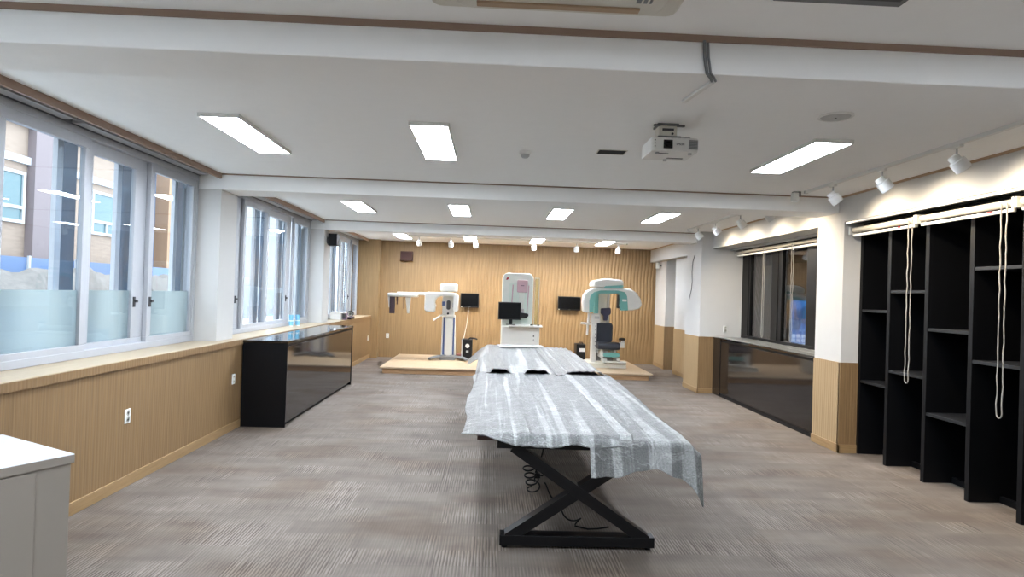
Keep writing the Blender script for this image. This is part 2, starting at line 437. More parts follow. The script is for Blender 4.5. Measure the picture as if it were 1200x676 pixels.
# right wall with its two openings, pillar and stepped far end
XR = 4.165
b = MB().box(XR, 5.1, 3.3, 11.35, 2.73, ZC+.1).box(XR, 5.1, 7.08, 7.66, 0, 2.73).box(XR, 5.1, YN, 3.3, 0, ZC+.1)
b.box(4.96, 5.1, 3.3, 7.08, 0, 2.73)
b.box(3.95, 5.1, 11.35, 12.2, 0, ZC+.1)
b.box(4.37, 5.1, 12.2, 14.3, 0, ZC).box(4.85, 5.1, 14.3, 15.05, 0, ZC).box(4.36, 5.1, 15.05, YB, 0, ZC)
struct('wall_right', b, M['white'], smooth=False)
struct('wall_right_header', MB().box(4.2, 4.36, 12.2, YB, 2.7, ZC), M['white'], bev=0.004)
ZW = 1.063
b = MB().box(XR-.012, XR+.02, 7.08, 7.66, 0, ZW)
b.box(3.938, 3.96, 11.35, 12.2, 0, ZW).box(4.358, 4.38, 12.21, 14.3, 0, ZW).box(4.348, 4.37, 15.05, YB-.03, 0, ZW)
struct('trim_2', b, M['wainsr'])
b = MB().box(XR-.012, 4.42, 7.068, 7.1, 0, ZW).box(3.938, 4.7, 11.338, 11.36, 0, ZW).box(4.348, 4.86, 15.038, 15.06, 0, ZW)
struct('trim_3', b, M['wainsx'])
b = MB().box(XR-.024, XR, 7.056, 7.66, 0, .1).box(XR-.024, 4.37, 7.056, 7.08, 0, .1).box(3.926, 3.95, 11.326, 12.2, 0, .09).box(3.926, 4.215, 11.326, 11.35, 0, .09).box(4.346, 4.37, 12.2, 14.3, 0, .09).box(4.336, 4.36, 15.026, YB-.03, 0, .09)
struct('baseboard_right', b, M['base'], bev=0.003)
# thin brown strips where walls, beams and ceiling meet
for i, (a, b_) in enumerate(BEAMS):
    h = (0.032, 0.014, 0.014)[i]
    struct('trim_%d' % (4+i), MB().box(-3.17, XR, a-.012, a+.01, ZC-h, ZC+.01), M['brown'])
b = MB()
for a, c in ((YN, 2.94), (3.34, 7.2), (7.68, 11.6), (12.05, 15.75)): b.box(-3.195, -3.17, a, c, 2.98, ZC+.1)
struct('trim_7', b, M['brown'])
struct('trim_8', MB().box(XR-.012, XR+.01, 3.34, 7.19, ZC-.022, ZC+.01).box(XR-.012, XR+.01, 7.68, 11.35, ZC-.022, ZC+.01).box(4.188, 4.21, 12.2, YB, ZC-.022, ZC+.01), M['tantrim'])
struct('trim_9', MB().box(-2.87, 4.2, YB-.03, YB-.015, ZC-.014, ZC+.01), M['brown'])

# ------------------------------------------------------------------ left windows
def window(n, y0, y1, panes, film=True):
    """panes = (glass from, glass to, recessed?, latch side or None)"""
    XF = -3.42
    b = MB().box(-3.54, XF, y0, y1, 1.086, 1.15).box(-3.54, XF, y0, y1, 2.945, 3.0).box(-3.54, XF, y0, y0+.05, 1.15, 2.945).box(-3.54, XF, y1-.05, y1, 1.15, 2.945)
    root = struct('window_%d' % n, b, M['pvc'], bev=0.004)
    for a, c, rec, latch in panes:
        x0, x1 = (-3.52, -3.475) if rec else (-3.472, -3.428)
        s = 0.075; sr = .21 if (rec and latch and latch > 0) else s
        fb = MB().box(x0, x1, a-s, c+sr, 1.12, 1.2).box(x0, x1, a-s, c+sr, 2.86 if not rec else 2.84, 2.95).box(x0, x1, a-s, a, 1.2, 2.86).box(x0, x1, c, c+sr, 1.2, 2.86)
        sash = obj('sash', fb, M['pvc'], root, bev=0.005)
        xm = (x0+x1)/2
        obj('glass_pane', MB().box(xm-.004, xm+.004, a-.005, c+.005, 1.195, 2.865), M['glass'], sash)
        if film: obj('privacy_film', MB().box(xm-.009, xm-.006, a, c, 1.2, 1.66), M['frost'], sash)
        if latch:
            yl = c+.035 if latch > 0 else a-.035
            obj('latch', MB().box(x1, x1+.012, yl-.016, yl+.016, 1.5, 1.6).box(x1+.01, x1+.03, yl-.008, yl+.03, 1.545, 1.57), M['darkgrey'], sash, bev=0.003)
        # outer sash behind: white stile and the edge of a blue-grey insect screen
        obj('outer_stile', MB().box(-3.62, -3.58, c-.11, c-.04, 1.12, 2.95).box(-3.62, -3.58, a-.06, c+.06, 1.09, 1.15).box(-3.62, -3.58, a-.06, c+.06, 2.91, 2.97), M['pvc'], sash)
        obj('insect_screen', MB().box(-3.606, -3.602, c-.04, c+.16, 1.15, 2.92).box(-3.606, -3.602, c+.2, c+.34, 1.15, 2.92), M['scr'], sash)
window(1, -2.18, 2.92, [(-2.05, -.95, 0, None), (-.8, .3, 1, None), (.45, 1.5, 0, None), (1.65, 2.8, 1, None)])
window(2, 3.38, 7.18, [(3.45, 4.18, 1, None), (4.38, 5.22, 0, None), (5.40, 6.03, 1, 1), (6.29, 7.08, 0, -1)])
window(3, 7.67, 11.58, [(7.75, 8.38, 1, 1), (8.60, 9.40, 0, None), (9.57, 10.42, 1, 1), (10.72, 11.45, 0, None)], False)
window(4, 12.07, 15.74, [(12.15, 12.8, 1, None), (13.0, 13.9, 0, None), (14.2, 14.9, 1, 1), (15.1, 15.65, 0, None)], False)
# blind head rails in the pocket above the windows
for i, (a, c, t) in enumerate(((3.4, 4.9, 'nearest the camera'), (5.0, 7.15, 'ending at the first white column'), (7.7, 11.5, 'above the middle windows'), (12.1, 15.7, 'above the farthest windows'))):
    r = thing('blind_rail', (-3.33, (a+c)/2, 3.02), 'slim aluminium blind rail in the left ceiling pocket, %s' % t, 'blind rail', 'blind rails over the left windows')
    obj('rail', MB().box(-3.37, -3.29, a, c, 3.03, 3.09), M['darkgrey'], r)
    obj('rail_lip', MB().box(-3.4, -3.3, a, c, 3.005, 3.03), M['alu'], r)
    for yy in (a+.1, c-.14): obj('bracket', MB().box(-3.36, -3.32, yy, yy+.04, 3.08, ZC+.1), M['darkgrey'], r)

# ------------------------------------------------------------------ outside, across the street
def outside():
    brick = M['brick'] = wood('beige_brick', (134, 118, 106), (150, 134, 120), (1, 2, 14), 0.8, 0.3)
    teal = mat('teal_window_glass', (72, 102, 108), 0.15)
    tan = mat('orange_tan_panel', (150, 120, 94), 0.8)
    gp = mat('grey_pillar_cladding', (118, 108, 110), 0.8)
    wb = mat('white_band', (172, 175, 178), 0.7)
    bl = mat('blue_sheet_metal', (78, 104, 142), 0.5)
    gnd = mat('pale_concrete', (196, 198, 200), 0.9)
    struct('ground_outside', MB().box(-60, -3.75, -30, 90, -0.6, -0.3), gnd, smooth=False)
    r = thing('building', (-14.5, 14, -.3), 'beige brick building with grey pillars and teal windows across the street', 'building')
    obj('facade', MB().box(-17, -14.5, -25, 26.2, -.3, 6.4), brick, r)
    obj('cornice', MB().box(-17.2, -14.3, -25.2, 26.3, 6.4, 7.0), wb, r)
    for y in (-21.4, -14.6, -7.8, -1.0, 5.8, 12.6, 19.4):
        obj('pillar', MB().box(-14.6, -14.25, y, y+1.0, -.3, 6.4), gp, r)
        obj('band', MB().box(-14.55, -14.38, y+1.0, y+6.8 if y < 19 else 26.2, 5.25, 5.48), wb, r)
        for wy in ((3.0, 4.75),) if y > 19 else ((1.6, 3.6), (4.5, 6.65)):
            c, d = y+wy[0], y+wy[1]
            wf = obj('window', MB().box(-14.55, -14.4, c, d, 3.42, 3.52).box(-14.55, -14.4, c, d, 4.9, 5.0).box(-14.55, -14.4, c, c+.1, 3.52, 4.9).box(-14.55, -14.4, d-.1, d, 3.52, 4.9).box(-14.55, -14.4, c+.1, d-.1, 3.85, 3.95).box(-14.55, -14.4, (c+d)/2-.05, (c+d)/2+.05, 3.52, 3.85), wb, r)
            obj('pane', MB().box(-14.52, -14.45, c+.1, d-.1, 3.52, 4.9), teal, wf)
    r = thing('annex', (-17, 32, -.3), 'orange-tan annex with a blue wall behind the brick building', 'building')
    obj('facade', MB().box(-22, -14.8, 28.3, 29.5, -.3, 9), tan, r)
    obj('blue_wall', MB().box(-22, -15.4, 26.4, 28.3, -.3, 9), bl, r)
    obj('side_wall', MB().box(-22, -15.2, 29.5, 60, -.3, 8), mat('pale_side_wall', (132, 138, 144), 0.8), r)
    hedge = mat('dull_hedge_leaves', (104, 100, 96), 0.9, vary=0.4, vscale=6)
    b = MB()
    def hf(u, v):
        a = PI*u; y = -10+v*34
        rr = 1.15+0.25*noise.noise((y*1.3, a*2, 0))
        return (-11.5+rr*0.9*math.cos(a), y, -.3+max(0, 1.95*rr*math.sin(a)))
    b.grid(hf, 14, 140)
    obj('hedge', b, hedge, label='dull green hedge along the street outside the left windows', cat='hedge')
    r = thing('fence', (-13.35, 3, -.3), 'low blue panel fence before the brick building outside', 'fence')
    obj('panel', MB().box(-13.4, -13.36, -20, 26, -.2, 2.35), bl, r)
    for k in range(24): obj('post', MB().box(-13.36, -13.3, -20+2*k, -19.92+2*k, -.3, 2.4), wb, r)
    r = thing('parked_car', (-9.3, 12.6, -.3), 'pale blue car parked outside the left windows', 'car')
    obj('body', MB().prism([(10.6, 0), (14.7, 0), (14.75, .45), (14.4, .62), (13.7, .68), (13.1, 1.12), (11.7, 1.15), (11.0, .72), (10.55, .6)], -10.1, -8.5, 'yz'), bl, r, bev=0.08)
    for yy in (11.4, 13.9):
        for xx in (-10.12, -8.68): obj('wheel', MB().cyl((xx, yy, 0.02), (xx+.2, yy, 0.02), 0.32), M['blackp'], r)
outside()

# ------------------------------------------------------------------ ceiling lights
def ceiling_light(x, y, label):
    r = thing('ceiling_light', (x, y, ZC), label, 'ceiling light', 'flat rectangular LED panels on the ceiling')
    hx, hy = 0.155, 0.605
    z0, z1 = ZC-.03, ZC
    fb = MB().box(x-hx, x-hx+.012, y-hy, y+hy, z0, z1).box(x+hx-.012, x+hx, y-hy, y+hy, z0, z1).box(x-hx+.012, x+hx-.012, y-hy, y-hy+.012, z0, z1).box(x-hx+.012, x+hx-.012, y+hy-.012, y+hy, z0, z1)
    obj('frame', fb, M['plastic'], r)
    obj('diffuser', MB().box(x-hx+.012, x+hx-.012, y-hy+.012, y+hy-.012, z0+.003, z0+.012), M['panel'], r, smooth=False)
    return r
L0 = ceiling_light(-2.10, 5.27, 'flat LED panel in the front ceiling bay, beside the left windows')
def cl(x, y, label): return dup(L0, (x, y, ZC), label)
cl(-0.515, 5.27, 'flat LED panel in the front bay, left of the smoke detector')
cl(2.65, 5.27, 'flat LED panel in the front bay, right of the projector')
for x, t in ((-2.07, 'nearest the left windows'), (-.515, 'second from the left windows'), (1.03, 'third from the left windows'), (2.62, 'nearest the right wall')):
    cl(x, 9.5, 'flat LED panel in the middle ceiling bay, %s' % t)
for x, t in ((-2.1, 'nearest the left windows'), (-.52, 'above the arm of the white column x-ray machine'), (1.05, 'above the round-topped white cabinet'), (2.66, 'above the teal and white machine')):
    cl(x, 14.3, 'LED panel in the farthest bay, %s' % t)
for x, t in ((-2.0, 'left'), (.3, 'middle'), (2.5, 'right')):  # added panels, out of view, to brighten the ceiling and foreground
    cl(x, .8, 'added unseen LED panel to light the front of the room, %s one' % t)
# one panel is missing: the open cut-out in its place
r = thing('ceiling_opening', (1.03, 5.39, ZC), 'dark rectangular cut-out in the ceiling left of the projector', 'ceiling opening')
obj('hole', MB().box(.915, 1.155, 5.315, 5.47, ZC-.001, ZC+.003), mat('void_black', (6, 6, 7), 0.9), r)
obj('rim', MB().box(.905, 1.165, 5.305, 5.315, ZC-.003, ZC+.002).box(.905, 1.165, 5.47, 5.48, ZC-.003, ZC+.002).box(.905, .915, 5.315, 5.47, ZC-.003, ZC+.002).box(1.155, 1.165, 5.315, 5.47, ZC-.003, ZC+.002), M['offwhite'], r)
# detectors and speaker
r = thing('smoke_detector', (.27, 5.49, ZC), 'small white smoke detector in the middle of the front ceiling bay', 'smoke detector')
obj('base', MB().lathe([(.055, 0), (.055, -.018), (.045, -.03)], (.27, 5.49, ZC)), M['plastic'], r)
obj('sensor_head', MB().lathe([(.04, -.03), (.04, -.045), (.025, -.06), (.008, -.062)], (.27, 5.49, ZC)), M['lightgrey'], r)
r2 = dup(r, (2.17, 2.38, ZC), 'small white detector at the very top right of the ceiling')
r = thing('ceiling_speaker', (2.33, 4.1, ZC), 'round flush ceiling speaker cover right of the projector', 'ceiling speaker')
obj('rim', MB().lathe([(.115, 0), (.115, -.006), (.1, -.012), (.098, -.006)], (2.33, 4.1, ZC), seg=40), M['plastic'], r)
obj('cover', MB().lathe([(.097, -.004), (.09, -.011), (.004, -.013)], (2.33, 4.1, ZC), seg=40), M['lightgrey'], r)
obj('stud', MB().lathe([(.008, -.012), (.006, -.018)], (2.33, 4.1, ZC)), M['grey'], r)
r = thing('motion_sensor', (3.49, 6.97, ZC), 'white motion sensor on a ceiling bracket near the right wall', 'sensor')
obj('housing', MB().box(3.45, 3.52, 6.9, 6.97, ZC-.12, ZC-.015), M['plastic'], r, bev=0.012)
obj('bracket', MB().box(3.52, 3.55, 6.92, 6.99, ZC-.05, ZC).box(3.47, 3.55, 6.93, 6.98, ZC-.02, ZC), M['grey'], r)
r = thing('wall_sensor', (4.26, 15.1, 2.55), 'tiny white sensor on the far right wall under the white header', 'sensor')
obj('housing', MB().box(4.22, 4.3, 15.45, 15.55, 2.52, 2.68), M['plastic'], r, bev=0.015)
obj('bracket', MB().box(4.3, 4.36, 15.48, 15.52, 2.58, 2.62), M['grey'], r)

# ------------------------------------------------------------------ track lighting
def track(name_label, p, q):
    r = thing('lighting_track', p, name_label, 'lighting track', 'white lighting tracks on the ceiling')
    d = (Vector(q)-Vector(p)).normalized(); up = (0, 0, 1)
    obj('rail', MB().bar(p, q, .035, .03, up), M['plastic'], r)
    obj('end_cap', MB().bar(Vector(p)-d*.03, p, .04, .034, up), M['lightgrey'], r)
    obj('end_cap', MB().bar(q, Vector(q)+d*.03, .04, .034, up), M['lightgrey'], r)
ZT = ZC-.015
track('long white track along the right wall above the bookcase', (3.58, 3.4, ZT), (3.58, 6.85, ZT))
track('white track above the dark interior window on the right', (3.58, 7.72, ZT), (3.58, 11.0, ZT))
track('white track across the far ceiling in front of the ribbed wood wall', (-1.9, 14.15, ZT), (3.2, 14.45, ZT))
def head(p, aim, label, group):
    """a can spotlight: adapter on the track, arm, can, tilted towards aim"""
    p = Vector(p)
    r = thing('spotlight', p, label, 'spotlight', group)
    obj('adapter', MB().box(p.x-.017, p.x+.017, p.y-.05, p.y+.05, p.z-.02, p.z), M['plastic'], r, bev=.003)
    j = p+Vector((0, 0, -.12)); d = Vector(aim).normalized()
    obj('arm', MB().cyl(p+Vector((0, 0, -.018)), j, .008).tube([j+Vector((0, -.012, .004)), j+Vector((0, .012, .004))], .014), M['alu'], r)
    c0 = j-d*.035
    can = obj('can', MB().lathe([(.012, -.012), (.036, -.01), (.042, .0), (.042, .03), (.058, .036), (.06, .045), (.06, .12), (.055, .12), (.052, .1)], c0, d), M['plastic'], r)
    obj('bulb', MB().lathe([(.05, .096), (.03, .1), (.004, .101)], c0, d), M['spotglow'], can)
    l = bpy.data.lights.new('spot_lamp', 'SPOT'); l.energy = SPOT_W; l.color = (1.0, .82, .58); l.spot_size = math.radians(140); l.spot_blend = 1.0; l.shadow_soft_size = .04
    o = bpy.data.objects.new('spot_lamp', l); COL.objects.link(o); o.parent = r
    o.location = c0+d*.125-p; o.rotation_euler = d.to_track_quat('-Z', 'Y').to_euler()
    return r
ga = 'white can spotlights along the right wall track'; gb = 'white can spotlights above the interior window'; gc = 'white can spotlights before the ribbed wall'
for y, t in ((6.31, 'closest to the ceiling beam'), (5.5, 'in the middle of the near right track'), (4.6, 'nearest the camera on the right track')):
    head((3.58, y, ZC-.03), (.6, -.1, -.7), 'white can spotlight over the bookcase, %s' % t, ga)
for y, t in ((10.5, 'farthest, by the wood-based pillar'), (9.68, 'second from the far end'), (8.7, 'third from the far end'), (7.82, 'nearest, below the beam edge')):
    head((3.58, y, ZC-.03), (.6, -.1, -.7), 'white can spotlight over the dark interior window, %s' % t, gb)
for x, t in ((-1.69, 'leftmost of its row'), (-.97, 'left of the white column machine'), (-.38, 'right of the white column machine'), (.98, 'above the right edge of the round-topped cabinet'), (2.0, 'above the right wall screen'), (3.01, 'rightmost of its row')):
    head((x, 14.16+.3*(x+1.9)/5.1, ZC-.03), (0.05, .45, -.85), 'small white spotlight before the far wood wall, %s' % t, gc)

# ------------------------------------------------------------------ projector, cable, raceway
r = thing('projector', (1.29, 4.5, ZC), 'white ceiling-mounted projector with a square black lens', 'projector')
obj('body', MB().prism(rrect(1.125, 1.47, 4.35, 4.66, .03, 5), 2.815, 2.915, 'xy'), M['plastic'], r, bev=.006)
ls = obj('lens_frame', MB().box(1.212, 1.278, 4.342, 4.356, 2.834, 2.896), M['blackp'], r, bev=.004)
obj('lens', MB().lathe([(.024, 0), (.024, .006), (.018, .01), (.004, .006)], (1.245, 4.343, 2.865), (0, -1, 0)), M['screen'], ls)
obj('vent_grille', MB().prism([(1.395+.004*0, 2.832), (1.462, 2.832), (1.462, 2.9), (1.395, 2.9)], 4.345, 4.36), M['lightgrey'], r)
b = MB()
for k in range(7): b.box(1.4, 1.457, 4.341, 4.347, 2.838+k*.009, 2.842+k*.009)
obj('grille_slat', b, M['grey'], r)
b = MB()
for k in range(3): b.lathe([(.005, 0), (.005, .004)], (1.15, 4.351, 2.848+.022*k), (0, -1, 0), seg=12)
obj('buttons', b, M['grey'], r)
obj('foot', MB().lathe([(.014, 0), (.014, -.012)], (1.18, 4.4, 2.815)).lathe([(.014, 0), (.014, -.012)], (1.42, 4.4, 2.815)).lathe([(.014, 0), (.014, -.012)], (1.3, 4.62, 2.815)), M['lightgrey'], r)
obj('vent_strip', MB().box(1.3, 1.42, 4.56, 4.58, 2.811, 2.816).box(1.2, 1.27, 4.42, 4.435, 2.811, 2.816), M['grey'], r)
mt = obj('mount', MB().box(1.20, 1.335, 4.44, 4.56, 2.945, 3.025), M['offwhite'], r, bev=.006)
obj('mount_plate', MB().box(1.19, 1.345, 4.43, 4.57, 3.026, 3.039).box(1.16, 1.21, 4.43, 4.45, 3.018, 3.03).box(1.33, 1.39, 4.43, 4.45, 3.018, 3.03), M['grey'], mt)
obj('mount_slot', MB().box(1.225, 1.31, 4.436, 4.442, 2.985, 3.003).lathe([(.009, 0), (.009, .006)], (1.3, 4.441, 2.965), (0, -1, 0), seg=12), M['darkgrey'], mt)
obj('mount_arm', MB().box(1.19, 1.36, 4.42, 4.58, 2.918, 2.945), M['grey'], mt, bev=.004)
obj('power_cable', MB().tube([(1.34, 4.44, 2.932), (1.38, 4.42, 2.935), (1.415, 4.40, 2.93), (1.43, 4.40, 2.915)], .005), M['lightgrey'], r)
def text(name, s, size, m, parent, loc, rot, ext=.001):
    cu = bpy.data.curves.new(name, 'FONT'); cu.body = s; cu.size = size; cu.extrude = ext; cu.align_x = 'CENTER'; cu.align_y = 'CENTER'
    t = bpy.data.objects.new(name, cu); COL.objects.link(t)
    me = bpy.data.meshes.new_from_object(t); bpy.data.objects.remove(t)
    o = bpy.data.objects.new(name, me); COL.objects.link(o); me.materials.clear(); me.materials.append(m)
    o.parent = parent; o.location = Vector(loc)-ORG[parent.name]; o.rotation_euler = rot
    return o
text('logo', 'EPSON', .019, M['darkgrey'], r, (1.335, 4.3485, 2.866), (PI/2, 0, 0))
obj('ceiling_cable', MB().tube([(1.0, 2.925, 3.01), (1.005, 2.925, 2.93), (1.02, 2.93, 2.852), (1.045, 2.955, 2.843), (1.07, 3.0, 2.842)], .008).tube([(1.018, 2.925, 3.0), (1.023, 2.925, 2.93), (1.038, 2.93, 2.852), (1.063, 2.955, 2.843), (1.088, 3.0, 2.842)], .006), M['grey'],
    label='grey twin cable hanging over the near ceiling beam', cat='cable')
obj('cable_raceway', MB().bar((1.078, 3.02, ZB-.009), (1.035, 3.335, ZB-.009), .028, .016, (0, 0, 1)), M['plastic'], bev=.003, label='slim white cable channel under the near ceiling beam, leading toward the projector', cat='cable channel')

# ------------------------------------------------------------------ air conditioner and vent at the top edge
r = thing('air_conditioner', (.25, 2.2, ZC), 'cream ceiling cassette air conditioner cut off by the top edge', 'air conditioner')
obj('panel', MB().prism(rrect(-.3, .78, 1.7, 2.70, .05, 5), ZC-.032, ZC-.002, 'xy'), M['offwhite'], r, bev=.012)
obj('inner_panel', MB().prism(rrect(-.2, .7, 1.8, 2.655, .09, 8), ZC-.055, ZC-.028, 'xy'), M['offwhite'], r, bev=.014)
obj('louver', MB().box(-.1, .6, 2.575, 2.615, ZC-.064, ZC-.05), M['tantrim'], r, bev=.004)
obj('intake_grille', MB().prism(rrect(-.05, .55, 1.95, 2.45, .03), ZC-.062, ZC-.05, 'xy'), M['lightgrey'], r)
obj('indicator', MB().box(.6, .615, 2.5, 2.53, ZC-.0575, ZC-.054).box(.625, .635, 2.5, 2.53, ZC-.0575, ZC-.054).box(.57, .59, 2.5, 2.53, ZC-.0575, ZC-.054), M['grey'], r)
r = thing('ceiling_vent', (1.42, 2.3, ZC), 'dark grey ceiling vent cut off by the top edge, right of the air conditioner', 'vent')
obj('frame', MB().box(1.15, 1.70, 1.95, 2.53, ZC-.02, ZC), M['grey'], r, bev=.006)
for k in range(8): obj('slat', MB().box(1.19, 1.66, 2.02+.06*k, 2.045+.06*k, ZC-.03, ZC-.019), M['darkgrey'], r)

# ------------------------------------------------------------------ outlets and small wall fittings
def outlet(c, n, label, horizontal=False):
    """Korean style double socket; n = wall normal"""
    c = Vector(c); n = Vector(n); t = Vector((0, 0, 1)).cross(n)
    r = thing('power_outlet', c, label, 'power outlet', 'white double power outlets on the walls')
    b = MB(); b.bar(c-Vector((0, 0, .06)), c+Vector((0, 0, .06)), .075, .014, n)
    obj('plate', b, M['plastic'], r, bev=.003)
    for s in (-.028, .028):
        q = c+Vector((0, 0, s))+n*.006
        k = obj('socket', MB().lathe([(.021, 0), (.021, .004), (.018, .004), (.016, .001)], q, n, seg=20), M['offwhite'], r)
        obj('pin_hole', MB().lathe([(.003, 0), (.003, .004)], q+t*.007, n, seg=8).lathe([(.003, 0), (.003, .004)], q-t*.007, n, seg=8), M['blackp'], k)
    return r
outlet((-3.058, 5.31, .6), (1, 0, 0), 'white double outlet on the left wood wainscot, nearest the camera')
outlet((-3.058, 7.45, .615), (1, 0, 0), 'white double outlet on the wainscot just before the black counter')
outlet((-3.058, 15.5, .52), (1, 0, 0), 'white outlet on the wainscot by the far left corner')
outlet((-2.65, 15.985, .56), (0, -1, 0), 'white double outlet on the back wood wall, left of the platform')
outlet((4.44, 11.345, 1.22), (0, -1, 0), 'white outlet above the dark right counter, beside the interior window')
r = thing('wall_switch', (4.365, 13.3, 1.3), 'small white switch with dark display on the far right white wall', 'wall switch')
obj('plate', MB().box(4.358, 4.372, 13.2, 13.42, 1.2, 1.42), M['plastic'], r, bev=.003)
obj('display', MB().box(4.354, 4.36, 13.25, 13.37, 1.32, 1.4), M['darkgrey'], r)
obj('hanging_cord', MB().tube([(3.944, 11.72, 2.62), (3.944, 11.82, 2.5), (3.944, 11.86, 2.3), (3.944, 11.83, 2.1), (3.944, 11.86, 1.95), (3.944, 11.95, 1.8), (3.944, 12.0, 1.74)], .005), M['darkgrey'],
    label='thin dark cord hanging down the white pillar right of the far machine', cat='cord')

# ------------------------------------------------------------------ left: white cabinet corner, black counter, sill items
r = thing('cabinet', (-2.11, 3.22, 0), 'grey-white laminate cabinet with a pale top at the bottom left corner', 'cabinet')
r.rotation_euler = (0, 0, 0)
ang = math.radians(150)
e2 = Vector((-.870, .49, 0)); e1 = Vector((-.49, -.870, 0))
P0 = Vector((-2.11, 3.22, 0))
def cab_box(u0, u1, v0, v1, z0, z1):
    c = [P0+e1*u0+e2*v0, P0+e1*u1+e2*v0, P0+e1*u1+e2*v1, P0+e1*u0+e2*v1]
    return MB().hexa([Vector((q.x, q.y, z0)) for q in c]+[Vector((q.x, q.y, z1)) for q in c])
obj('top', cab_box(0, .55, 0, .74, .805, .848), M['cabinet'], r, bev=.002)
obj('top_skin', cab_box(.001, .549, .001, .739, .8482, .851), M['cabtop'], r)
obj('body', cab_box(.012, .54, .012, .73, .06, .804), M['cabinet'], r, bev=.002)
obj('plinth', cab_box(.05, .5, .05, .7, 0, .06), M['grey'], r)
obj('door', cab_box(.17, .53, .003, .013, .07, .795), M['cabinet'], r, bev=.002)

r = thing('counter', (-2.77, 9.45, 0), 'long black glossy counter under the left windows', 'counter')
obj('carcass', MB().box(-3.04, -2.53, 7.665, 11.235, .06, 1.04), M['black'], r)
obj('end_panel', MB().box(-3.04, -2.495, 7.655, 7.675, 0, 1.04), M['black'], r, bev=.002)
obj('end_panel', MB().box(-3.04, -2.495, 11.225, 11.245, 0, 1.04), M['black'], r, bev=.002)
obj('plinth', MB().box(-3.02, -2.55, 7.7, 11.2, 0, .06), M['blackp'], r)
obj('front_panel', MB().box(-2.53, -2.503, 7.677, 11.223, .055, 1.005), M['gloss'], r, bev=.002)
obj('countertop', MB().box(-3.04, -2.487, 7.645, 11.25, 1.04, 1.072), M['glosstop'], r, bev=.003)

def cup(x, y, z, label):
    r = thing('paper_cup', (x, y, z), label, 'cup', 'blue and white paper cups on the left sill')
    obj('cup_body', MB().lathe([(.03, 0), (.038, .1), (.036, .1), (.029, .006)], (x, y, z), seg=24), M['paper'], r)
    obj('blue_band', MB().lathe([(.0315, .015), (.0372, .085), (.0376, .085), (.032, .015)], (x, y, z), seg=24), M['cup'], r)
    obj('upper_cup', MB().lathe([(.03, .1), (.04, .19), (.038, .19), (.029, .11)], (x, y, z), seg=24), M['cup'], r)
cup(-3.33, 10.35, 1.086, 'left one of two blue and white cup stacks on the window sill')
cup(-3.27, 10.5, 1.086, 'right one of two blue and white cup stacks on the window sill')
# pile on the far sill
ys = 13.1
obj('book_block', MB().box(-3.38, -3.14, ys-.1, ys+.12, 1.086, 1.22), M['paper'], bev=.004, label='thick white paper block in the pile on the far window sill', cat='paper stack')
r = thing('card_box', (-3.08, ys+.1, 1.086), 'dull purple box in the pile on the far window sill', 'box')
obj('box_body', MB().box(-3.125, -3.06, ys-.05, ys+.14, 1.086, 1.215), M['purple'], r, bev=.003)
obj('box_flap', MB().box(-3.125, -3.06, ys-.06, ys-.05, 1.13, 1.215), M['darkgrey'], r)
obj('magazine', MB().prism(rrect(-3.36, -3.07, ys-.12, ys+.15, .01, 3), 1.222, 1.25, 'xy'), M['paper'], label='white magazine lying on top of the pile on the far sill', cat='magazine')
r = thing('dark_case', (-2.98, ys+.35, 1.086), 'flat dark case in front of the pile on the far sill', 'case')
obj('case_body', MB().box(-3.09, -3.0, ys+.19, ys+.55, 1.086, 1.13), M['blackp'], r, bev=.006)
obj('case_lid', MB().box(-3.09, -3.0, ys+.19, ys+.55, 1.132, 1.14), M['purple'], r, bev=.003)
r = thing('tape_roll', (-3.1, ys+.4, 1.142), 'roll with a black rim standing on the far sill pile', 'tape roll')
obj('core', MB().lathe([(.05, -.03), (.05, .03), (.035, .03), (.035, -.03)], (-3.06, ys+.42, 1.2), (0, 1, 0)), M['offwhite'], r)
obj('rim', MB().lathe([(.062, -.028), (.062, .028), (.051, .028), (.051, -.028)], (-3.06, ys+.42, 1.205), (0, 1, 0)), M['blackp'], r)

r = thing('wall_speaker', (-3.05, 11.85, 2.65), 'black box speaker on the second left column', 'speaker')
obj('cabinet', MB().box(-3.13, -2.96, 11.72, 11.93, 2.56, 2.79), M['blackp'], r, bev=.008)
obj('grille', MB().box(-3.12, -2.97, 11.71, 11.722, 2.57, 2.78), M['black'], r, bev=.003)
obj('bracket', MB().box(-3.172, -3.12, 11.8, 11.86, 2.6, 2.72), M['grey'], r)
r = thing('box_speaker', (-2.21, 15.96, 2.52), 'dark brown box speaker high on the back wall', 'speaker')
obj('cabinet', MB().box(-2.37, -2.05, 15.86, 15.985, 2.52, 2.77), M['brownbox'], r, bev=.01)
obj('grille', MB().box(-2.345, -2.075, 15.85, 15.862, 2.545, 2.745), mat('dark_brown_grille', (58, 34, 30), 0.8), r, bev=.004)

# ------------------------------------------------------------------ back: screens on the wall
def wall_tv(x0, x1, z0, z1, label):
    r = thing('wall_screen', ((x0+x1)/2, 15.95, z0), label, 'wall screen', 'black flat screens on the back wall')
    obj('casing', MB().box(x0, x1, 15.86, 15.9, z0, z1), M['blackp'], r, bev=.008)
    obj('display', MB().box(x0+.02, x1-.02, 15.855, 15.862, z0+.035, z1-.02), M['screen'], r)
    obj('wall_bracket', MB().box((x0+x1)/2-.08, (x0+x1)/2+.08, 15.9, 15.985, z0+.08, z1-.08), M['darkgrey'], r)
    obj('sticker', MB().box(x0+.02, x0+.05, 15.852, 15.857, z0+.012, z0+.03), M['paper'], r)
    obj('nameplate', MB().box((x0+x1)/2-.03, (x0+x1)/2+.03, 15.852, 15.858, z0+.012, z0+.022), M['grey'], r)
wall_tv(-.78, -.3, 1.36, 1.73, 'small black screen on the back wall right of the white column machine')
wall_tv(1.76, 2.36, 1.37, 1.73, 'black wide screen on the back wall left of the teal machine')
